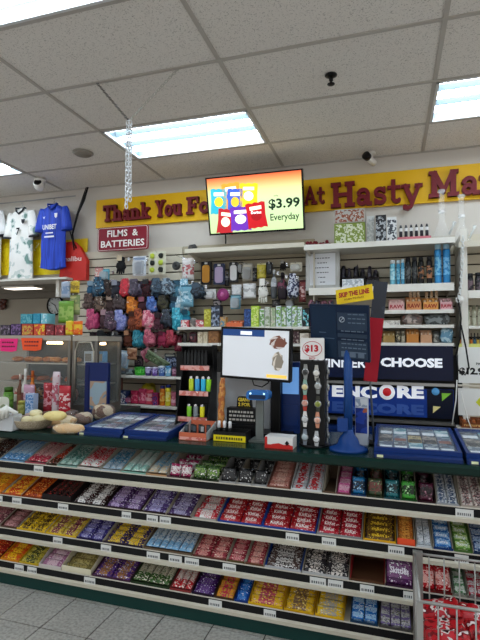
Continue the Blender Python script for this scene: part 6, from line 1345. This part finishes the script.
# ================================================================ FOOD CASES AND SNACKS AT THE FAR END
def food_case(x0, x1, y0, y1, zt, label, arch=False):
    t = empty('food_case', label, 'food case', (x0, y0, CT + .0005)); w_, d_, h = x1 - x0, y1 - y0, zt - CT; fm = m('#6f6b64', .35, .5)
    a = MB(); a.box(0, w_, 0, d_, 0, .07); a.build('base', fm, t)
    a = MB(); a.box(0, w_, 0, d_, h - .04, h); a.build('top', m('#a9a295', .4, .2), t)
    for (x_, y_) in ((0, 0), (w_ - .025, 0), (0, d_ - .025), (w_ - .025, d_ - .025)): a = MB(); a.box(x_, x_ + .025, y_, y_ + .025, .07, h - .04); a.build('corner_post', fm, t)
    a = MB(); a.box(.026, w_ - .026, .008, .012, .071, h - .041); a.build('glass_pane', GLASS, t)
    a = MB(); a.box(w_ - .014, w_ - .010, .026, d_ - .026, .071, h - .041); a.build('glass_pane', GLASS, t)
    for z_ in (h * .36, h * .62): a = MB(); a.box(.026, w_ - .03, .03, d_ - .04, z_, z_ + .01); a.build('inner_shelf', m('#9c988e', .3, .6), t)
    a = MB(); a.box(.026, w_ - .026, d_ - .02, d_ - .01, .071, h - .041); a.build('back_panel', m('#3c3a36', .4), t)
    a = MB(); a.tube([(w_ * .4, d_ * .7, h - .06), (w_ * .6, d_ * .7, h - .06)], .01, 8); a.build('heat_lamp', m('#ffd9a0', .4, 0, 10), t)
    if arch: a = MB(); a.tube([(.03, -.004, .1), (.03, -.004, h * .8), (w_ * .25, -.004, h * .92), (w_ * .75, -.004, h * .92), (w_ - .03, -.004, h * .8), (w_ - .03, -.004, .1)], .006, 6); a.build('arched_trim', m('#b8b2a4', .3, .5), t)
    return t, CT + h * .36 + .0105, CT + h * .62 + .0105, CT + .0705
fx0, fx1 = P(-8, 370, 3.2).x, P(70, 370, 3.2).x
fc, fz1, fz2, fz0 = food_case(fx0, fx1, 3.2, 3.62, P(40, 335.5, 3.2).z, 'wide glass food warmer with pastries, topped by candy boxes')
gx0, gx1 = P(72, 370, 3.2).x, P(97, 370, 3.2).x
gc, gz1, gz2, gz0 = food_case(gx0, gx1, 3.2, 3.55, P(85, 336, 3.2).z, 'narrow glass food case with an arched front trim', True)
for k in range(7):
    a = MB(); a.blob(.15, .09, .045, k, .1, .8); o = a.build('pastry', pr('#d89048', '#c0702c', '#e8b878', 14, .5, bump=.2)); o.location = (fx0 + .12 + k * .098, 3.36 + .03 * (k % 2), fz2 + .0225); o.rotation_euler.z = R.uniform(-.3, .3)
    o.scale = (.62, 1, 1); tag(o, 'golden baked pastry on the higher shelf of the wide food warmer', 'pastry', 'golden pastries in the wide food warmer')
for k in range(5):
    a = MB(); a.tube([(-.06, 0, 0), (-.04, 0, .006), (.04, 0, .006), (.06, 0, 0)], [.012, .02, .02, .012], 10); o = a.build('hot_dog', m('#a8542c', .4)); o.location = (fx0 + .15 + k * .13, 3.34, fz1 + .0205); o.rotation_euler.z = 1.2 + .1 * k; tag(o, 'brown sausage roll on the lower shelf of the wide food warmer', 'sausage roll', 'sausage rolls in the wide food warmer')
for k, (c1, n) in enumerate((('#c8d0d4', 'white'), ('#5c8cb0', 'blue'))):
    a = MB(); a.box(-.04, .04, -.03, .03, 0, .1, 0); a.box(-.03, .03, -.031, -.03, .02, .08, 1); o = a.build('food_carton', [m(c1, .5), m('#8c8478', .5)]); o.location = (gx0 + .07 + k * .1, 3.34, gz2 + .0005); tag(o, n + ' carton on the higher shelf of the narrow food case', 'carton')
    a = MB(); a.blob(.08, .06, .06, k, .2, .7); o = a.build('wrapped_roll', pr('#b0a898', '#6c5c50', '#d8d0c0', 30)); o.location = (gx0 + .07 + k * .1, 3.34, gz1 + .031); tag(o, ('first', 'second')[k] + ' wrapped roll on the lower shelf of the narrow food case', 'roll')
for k, (dx, c1, c2, n) in enumerate(((.10, '#b8402c', '#e8d8c0', 'brick red'), (.20, '#d8d4cc', '#7c8c9c', 'white'), (.31, '#4c3428', '#c89860', 'dark brown'), (.42, '#c8a040', '#6c3c20', 'mustard'), (.53, '#8c9ca4', '#d8dcdc', 'silver grey'), (.64, '#7c2c34', '#d8a8a0', 'maroon'))):
    a = MB(); a.blob(.085, .07, .1, k, .25, .6); o = a.build('wrapped_sandwich', pr(c1, c2, '#e8e4dc', 30, .3)); o.location = (fx0 + dx, 3.42, fz0 + .0505); tag(o, n + ' wrapped sandwich on the floor of the wide food warmer', 'sandwich')
# price cards on the warmer
for (p0, p1, q0, q1, c, n) in ((-1, 17.5, 338.5, 352, '#ee2c7c', 'hot pink'), (21, 42, 338, 351, '#f4582c', 'fluorescent orange')):
    A = P(p0, q0, 3.19); B = P(p1, q1, 3.19); w_ = B.x - A.x; h = A.z - B.z; t = empty('price_card', n + ' handwritten price card hanging on the food warmer', 'price card', ((A.x + B.x) / 2, 3.19, (A.z + B.z) / 2))
    a = MB(); a.prism([(-w_ / 2, h / 2), (w_ / 2, h / 2), (w_ * .44, -h * .4), (w_ * .2, -h / 2), (-w_ * .4, -h * .45)], 0, .003); a.build('card', m(c, .5), t)
    a = MB()
    for k in range(2):
        q = -w_ * .32
        while q < w_ * .3: l_ = R.uniform(.012, .02); a.box(q, q + l_, -.001, 0, h * (.15 - .3 * k), h * (.15 - .3 * k) + .012); q += l_ + .008
    a.build('handwriting', m('#5c1c2c', .5), t)
# candy on top of the warmer
zt2 = P(40, 335.5, 3.2).z + .001
def topbox(kind, p0, p1, top, cols, lb, z=zt2, Y=3.24, cat='candy box', name='candy_box', depth=.1): return SP(kind, p0, p1, top, z, Y, cols, lb, cat, name, depth=depth)
topbox('box', 1, 11, 325, ('#2c2430', '#6c5c74', '#c0b8c4'), 'charcoal and white candy box at the end of the food warmer top')
topbox('box', 11.5, 22, 324, ('#3c2850', '#7c5c94', '#281c38'), 'dark purple candy box on the food warmer')
topbox('box', 22.5, 34, 324, ('#b83c34', '#c8a040', '#4c7c4c'), 'red and gold candy box under the teal cartons')
topbox('box', 34.5, 46, 324, ('#d0482c', '#e8c030', '#6c9c44'), 'red, yellow and green candy box under the teal cartons')
topbox('box', 46.5, 55, 325, ('#6c2028', '#a83844', '#d8ccc4'), 'deep red candy box beside the rainbow ones')
topbox('box', 55.5, 64.5, 325, ('#7c2430', '#c04c50', '#e0d8d0'), 'crimson and white candy box next to the snack rack')
zt3 = P(34, 324, 3.24).z + .003
topbox('box', 21, 33, 314, ('#2c8ca0', '#64b0bc', '#8ca05c'), 'teal carton stacked on the candy boxes', zt3)
topbox('box', 33.5, 41, 313.5, ('#2490b0', '#3ca0bc', '#1c6c88'), 'plain bright teal carton stacked on the candy boxes', zt3)
topbox('box', 41.5, 47.5, 313.5, ('#7cc4d4', '#c8e4ec', '#4c9cb0'), 'pale aqua carton stacked on the candy boxes', zt3)
# snack rack on the warmer
rk = empty('snack_rack', 'wire snack rack with green and yellow bags beside the wall clock', 'rack', (P(72, 330, 3.4).x, 3.4, zt2)); hr = P(72, 281, 3.4).z - zt2
a = MB(); a.tube([(0, 0, .0), (0, 0, hr)], .005, 6); a.tube([(-.09, -.02, hr * .99), (.07, -.02, hr * .99)], .003, 5); a.tube([(-.1, -.02, hr * .62), (.09, -.02, hr * .62)], .003, 5); a.tube([(0, 0, hr * .99), (0, -.02, hr * .99)], .003, 5); a.tube([(0, 0, hr * .62), (0, -.02, hr * .62)], .003, 5); a.build('wire_frame', CHROME, rk)
a = MB(); a.lathe([(.001, 0), (.05, 0), (.05, .006), (.001, .008)], 16); a.build('foot', CHROME, rk)
def rackbag(px, py, w_px, h_px, Y, cols, label, wr=.3):
    A = P(px - w_px / 2, py, Y); B = P(px + w_px / 2, py, Y); w_ = B.x - A.x; h = P(px, py - h_px / 2, Y).z - P(px, py + h_px / 2, Y).z
    t = empty('snack_bag', label, 'snack bag', P(px, py, Y)); c1, c2, c3 = cols
    a = MB(); a.pillow(h, w_, .04, Rx(90) @ Rz(90), 0, 1, .5, 12, 8, .05, int(px), wr); a.build('film_pouch', [pr(c1, c1, c2, 18, .3), pr(c2, c1, c3, 24, .3)], t)
    a = MB(); a.box(-w_ * .2, w_ * .2, -.004, .0, h * .47, h * .53); a.build('hang_tab', m(c3, .5), t)
rackbag(66, 290, 9, 16, 3.34, ('#a8b4c8', '#7c94b4', '#d8dce4'), 'pale blue snack bag hanging highest on the snack rack')
rackbag(75, 287, 9, 12, 3.34, ('#d0b030', '#8c7420', '#e8d890'), 'dull gold snack bag hanging beside the pale blue one')
rackbag(66, 312, 15, 22, 3.30, ('#6c9c34', '#98b85c', '#4c6c28'), 'large green snack bag covering part of the clock')
rackbag(75, 305, 10, 20, 3.34, ('#7c8c58', '#a8a870', '#5c5c3c'), 'olive snack bag between the green bag and the glove wall')
rackbag(70, 328, 8, 14, 3.22, ('#e0c020', '#e8782c', '#f0dc70'), 'bright yellow snack bag standing on the food case edge')
rackbag(78, 328, 9, 14, 3.22, ('#e8681c', '#e8b828', '#f0e4b0'), 'orange snack bag standing on the food case edge')
# blue poster holder
A = P(85.5, 405, 3.10); B = P(108, 405, 3.10); w_ = B.x - A.x; t = empty('poster_holder', 'navy counter holder with a small landscape poster behind the wrapped pastries', 'holder', ((A.x + B.x) / 2, 3.09, CT + .0005), .06); hh = P(96, 362.5, 3.1).z - CT
a = MB(); a.rbox(-w_ / 2, w_ / 2, 0, .03, 0, hh, .008); a.build('body', m('#0f2158', .35), t)
a = MB(); a.box(-w_ * .26, w_ * .44, -.003, 0, hh * .15, hh * .66); a.build('poster', pr('#8ca0ac', '#a88c74', '#5c7c94', 8, .4, .5, .58), t)
a = MB(); a.box(-w_ * .47, -w_ * .32, -.004, 0, hh * .1, hh * .96); a.build('side_strip', m('#0c1a50', .35), t)

# pastries and oddments on the near end of the counter
def lay(kind, px, py, w_px, h_px, z, cols, label, cat, name, rz=0, d=None, sd=0, group=None):
    c = Zp(px, py, z); A = P(px - w_px / 2, py, c.y); B = P(px + w_px / 2, py, c.y); w_ = B.x - A.x; h = h_px * c.y / F * .95; c1, c2, c3 = cols
    t = empty(name, label, cat, (c.x, c.y, z + .0005), rz, group)
    if kind == 'roll':
        a = MB(); a.blob(w_, d or w_ * .6, h, sd, .12, .85, 0, T((0, 0, h / 2)), 18, 10); a.build('crust', pr(c1, c2, c3, 18, .5, bump=.2), t)
        a = MB(); a.blob(w_ * 1.04, (d or w_ * .6) * 1.05, h * 1.04, sd + 5, .22, .7, 0, T((0, 0, h / 2)), 14, 8); a.build('clear_wrap', m('#f4f4f2', .08, 0, 0, .1), t)
    elif kind == 'bun':
        a = MB(); a.blob(w_, d or w_ * .8, h, sd, .08, .9, 0, T((0, 0, h / 2)), 18, 10); a.build('crust', pr(c1, c2, c3, 12, .55), t)
    elif kind == 'card':
        a = MB(); a.rbox(-w_ / 2, w_ / 2, 0, .004, 0, h, min(w_, h) * .3); a.build('card', m(c1, .5), t)
        a = MB(); a.blob(w_ * .5, .004, h * .35, sd, .3, 1, 0, T((0, -.001, h * .4)), 10, 6); a.build('printed_leaf', m(c2, .5), t)
        a = MB(); a.box(-w_ * .2, w_ * .2, 0.004, .05, 0, .003); a.build('foot', m(c1, .5), t)
    return t
zc2 = CT + .0005
t = empty('wicker_bowl', 'pale wicker bowl of cream buns on the near counter end', 'bowl', Zp(33, 428, CT + .0005)); 
c = t.location.copy(); rr = (P(50, 428, c.y).x - P(16, 428, c.y).x) / 2
a = MB(); a.lathe([(.001, 0), (rr * .6, 0), (rr * .85, .02), (rr, .06), (rr * 1.02, .065), (rr * .96, .062), (rr * .8, .026), (rr * .5, .012), (.001, .012)], 28); a.build('bowl_wall', pr('#b8a890', '#988870', '#d0c4ac', 60, .6, .5, .6, (1, 1, 3), .5), t)
for k, (dx, dy, dz, wd, c1) in enumerate(((-.07, -.02, .045, .11, '#8c7468'), (.0, -.05, .05, .10, '#d8cca0'), (.07, -.03, .055, .11, '#e0d4a8'), (-.01, .05, .06, .12, '#4c3028'), (.06, .06, .065, .12, '#5c3828'), (-.07, .06, .055, .1, '#a89088'), (.02, .0, .085, .1, '#dcd0a4'))):
    a = MB(); a.blob(wd * .85, wd * .7, wd * .5, k, .1, .85, 0, None, 16, 9); o = a.build('bun', pr(c1, c1, '#f0e8cc' if k in (1, 2, 6) else '#7c5c50', 16, .5)); o.location = c + Vector((dx, dy, dz + .01))
    tag(o, ('mauve grey bun on the outer side of the wicker bowl', 'cream bun at the near rim of the wicker bowl', 'pale cream bun by the pastry side of the wicker bowl', 'dark brown bun at the back of the wicker bowl', 'chocolate coloured bun at the back of the wicker bowl nearest the loaf', 'dusty pinkish bun at the back of the wicker bowl', 'cream bun lying highest in the middle of the wicker bowl')[k], 'bun')
lay('roll', 60, 427, 28, 15, zc2, ('#d0a470', '#e4cfa8', '#8c5c38'), 'wrapped cream pastry right under the round flat loaf', 'pastry', 'wrapped_pastry', .35, .10, 2)
lay('roll', 69, 433.5, 28, 12, zc2, ('#d4ac78', '#e8d4ac', '#94643c'), 'long wrapped cream pastry nearest the counter edge', 'pastry', 'wrapped_pastry', .25, .07, 3)
c_ = Zp(55, 419, CT + .08); t = empty('flat_loaf', 'round flat cream loaf lying on the wrapped pastry beside the wicker bowl', 'loaf', c_)
a = MB(); a.blob(.15, .12, .06, 4, .08, .9, 0, T((0, 0, .02))); a.build('crust', pr('#e4d08c', '#dcc680', '#ecdcae', 12, .55), t)
def loaf(px, Y, z, wd, ht, cols, label, rz, sd):
    t = empty('wrapped_pastry', label, 'pastry', (P(px, 400, Y).x, Y, z + .0005), rz); a = MB(); a.blob(wd, .10, ht, sd, .1, .75, 0, T((0, 0, ht / 2)), 18, 10); a.build('crust', pr(*cols, 14, .5, bump=.2), t)
    a = MB(); a.blob(wd * 1.05, .105, ht * 1.04, sd + 5, .18, .7, 0, T((0, 0, ht / 2)), 14, 8); a.build('clear_wrap', m('#f4f4f2', .08, 0, 0, .1), t)
loaf(72, 2.86, CT, .09, .085, ('#3c2018', '#54301f', '#241410'), 'dark brown wrapped loaf beside the red packs', .1, 4)
loaf(84, 2.80, CT, .12, .085, ('#6c4430', '#b8a488', '#40261a'), 'brown and cream wrapped loaf between the dark loaf and the ticket display', .3, 5)
loaf(104, 3.03, CT, .17, .11, ('#643c26', '#bca88c', '#40261a'), 'wrapped chocolate loaf behind the ticket display near the navy holder', .1, 6)
lay('card', 3, 414, 11, 22, zc2, ('#dcdccc', '#8c9470', '#ffffff'), 'white tag shaped card with grey leaf at the picture edge', 'card', 'shaped_card', sd=2)
lay('card', 16, 410, 9, 20, zc2, ('#dcdcc8', '#7c9458', '#ffffff'), 'white tag shaped card with a green leaf', 'card', 'shaped_card', sd=3)
t = empty('napkin_holder', 'white napkin dispenser with loose white tissues at the picture edge', 'napkins', Zp(6, 431, CT + .0005))
a = MB(); a.rbox(-.09, .05, 0, .08, 0, .10, .01); a.build('dispenser', m('#b8babc', .35), t)
a = MB()
for k in range(4): a.tube([(-.08 + .03 * k, -.01, .06 + .01 * k), (-.05 + .03 * k, -.03, .11 + .012 * k), (.0 + .02 * k, .0, .15 - .01 * k), (.05 + .01 * k, .01, .12)], [.012, .016, .014, .006], 6)
a.build('tissues', m('#e4e2da', .6), t)
# small packs standing between the warmer and the counter edge
for kind, p0, p1, top, Y, cols, lb, cat, nm in (
 ('pouch', 44, 54, 383, 3.1, ('#a02430', '#d8949c', '#c8c0bc'), 'red and clear pouch beside the big red pack', 'pouch', 'candy_pouch'),
 ('pouch', 59, 71, 386, 3.05, ('#b82834', '#e8c0c0', '#d8d4d0'), 'large red pack with white print near the narrow food case', 'pouch', 'candy_pouch'),
 ('pouch', 53, 60, 372, 3.06, ('#c8b4b8', '#b05868', '#e8e4e4'), 'clear pouch with pink sweets behind the red packs', 'pouch', 'candy_pouch'),
 ('box', 28, 36.5, 394, 3.0, ('#a8bcd8', '#4c7cb4', '#dce4ec'), 'pale blue card box near the wicker bowl', 'box', 'small_box'),
 ('jar', 19.5, 27.5, 401, 3.02, ('#7c7c34', '#98984c', '#a8a04c'), 'olive jar behind the wicker bowl', 'jar', 'small_jar'),
 ('pouch', 24, 35, 385, 3.1, ('#b88ca0', '#d8c0cc', '#6c3c54'), 'mauve pouch behind the pale blue card box', 'pouch', 'candy_pouch'),
 ('bottle', 18, 22.5, 374, 3.14, ('#6c4434', '#8c5c48', '#c8b0a0'), 'brown bottle before the food warmer', 'bottle', 'sauce_bottle'),
 ('bottle', 22.5, 28, 369, 3.14, ('#c8c4bc', '#6c3c3c', '#e4e0dc'), 'white bottle before the food warmer', 'bottle', 'sauce_bottle'),
 ('bottle', 29.5, 35.5, 371, 3.14, ('#c06c28', '#e09444', '#a85020'), 'orange sauce bottle before the food warmer', 'bottle', 'sauce_bottle'),
 ('jar', 5, 13, 387, 3.1, ('#5c8c34', '#78a84c', '#3c6020'), 'green jar behind the shaped cards', 'jar', 'small_jar')):
    SP(kind, p0, p1, top, CT + .0005, Y, cols, lb, cat, nm, depth=.05)
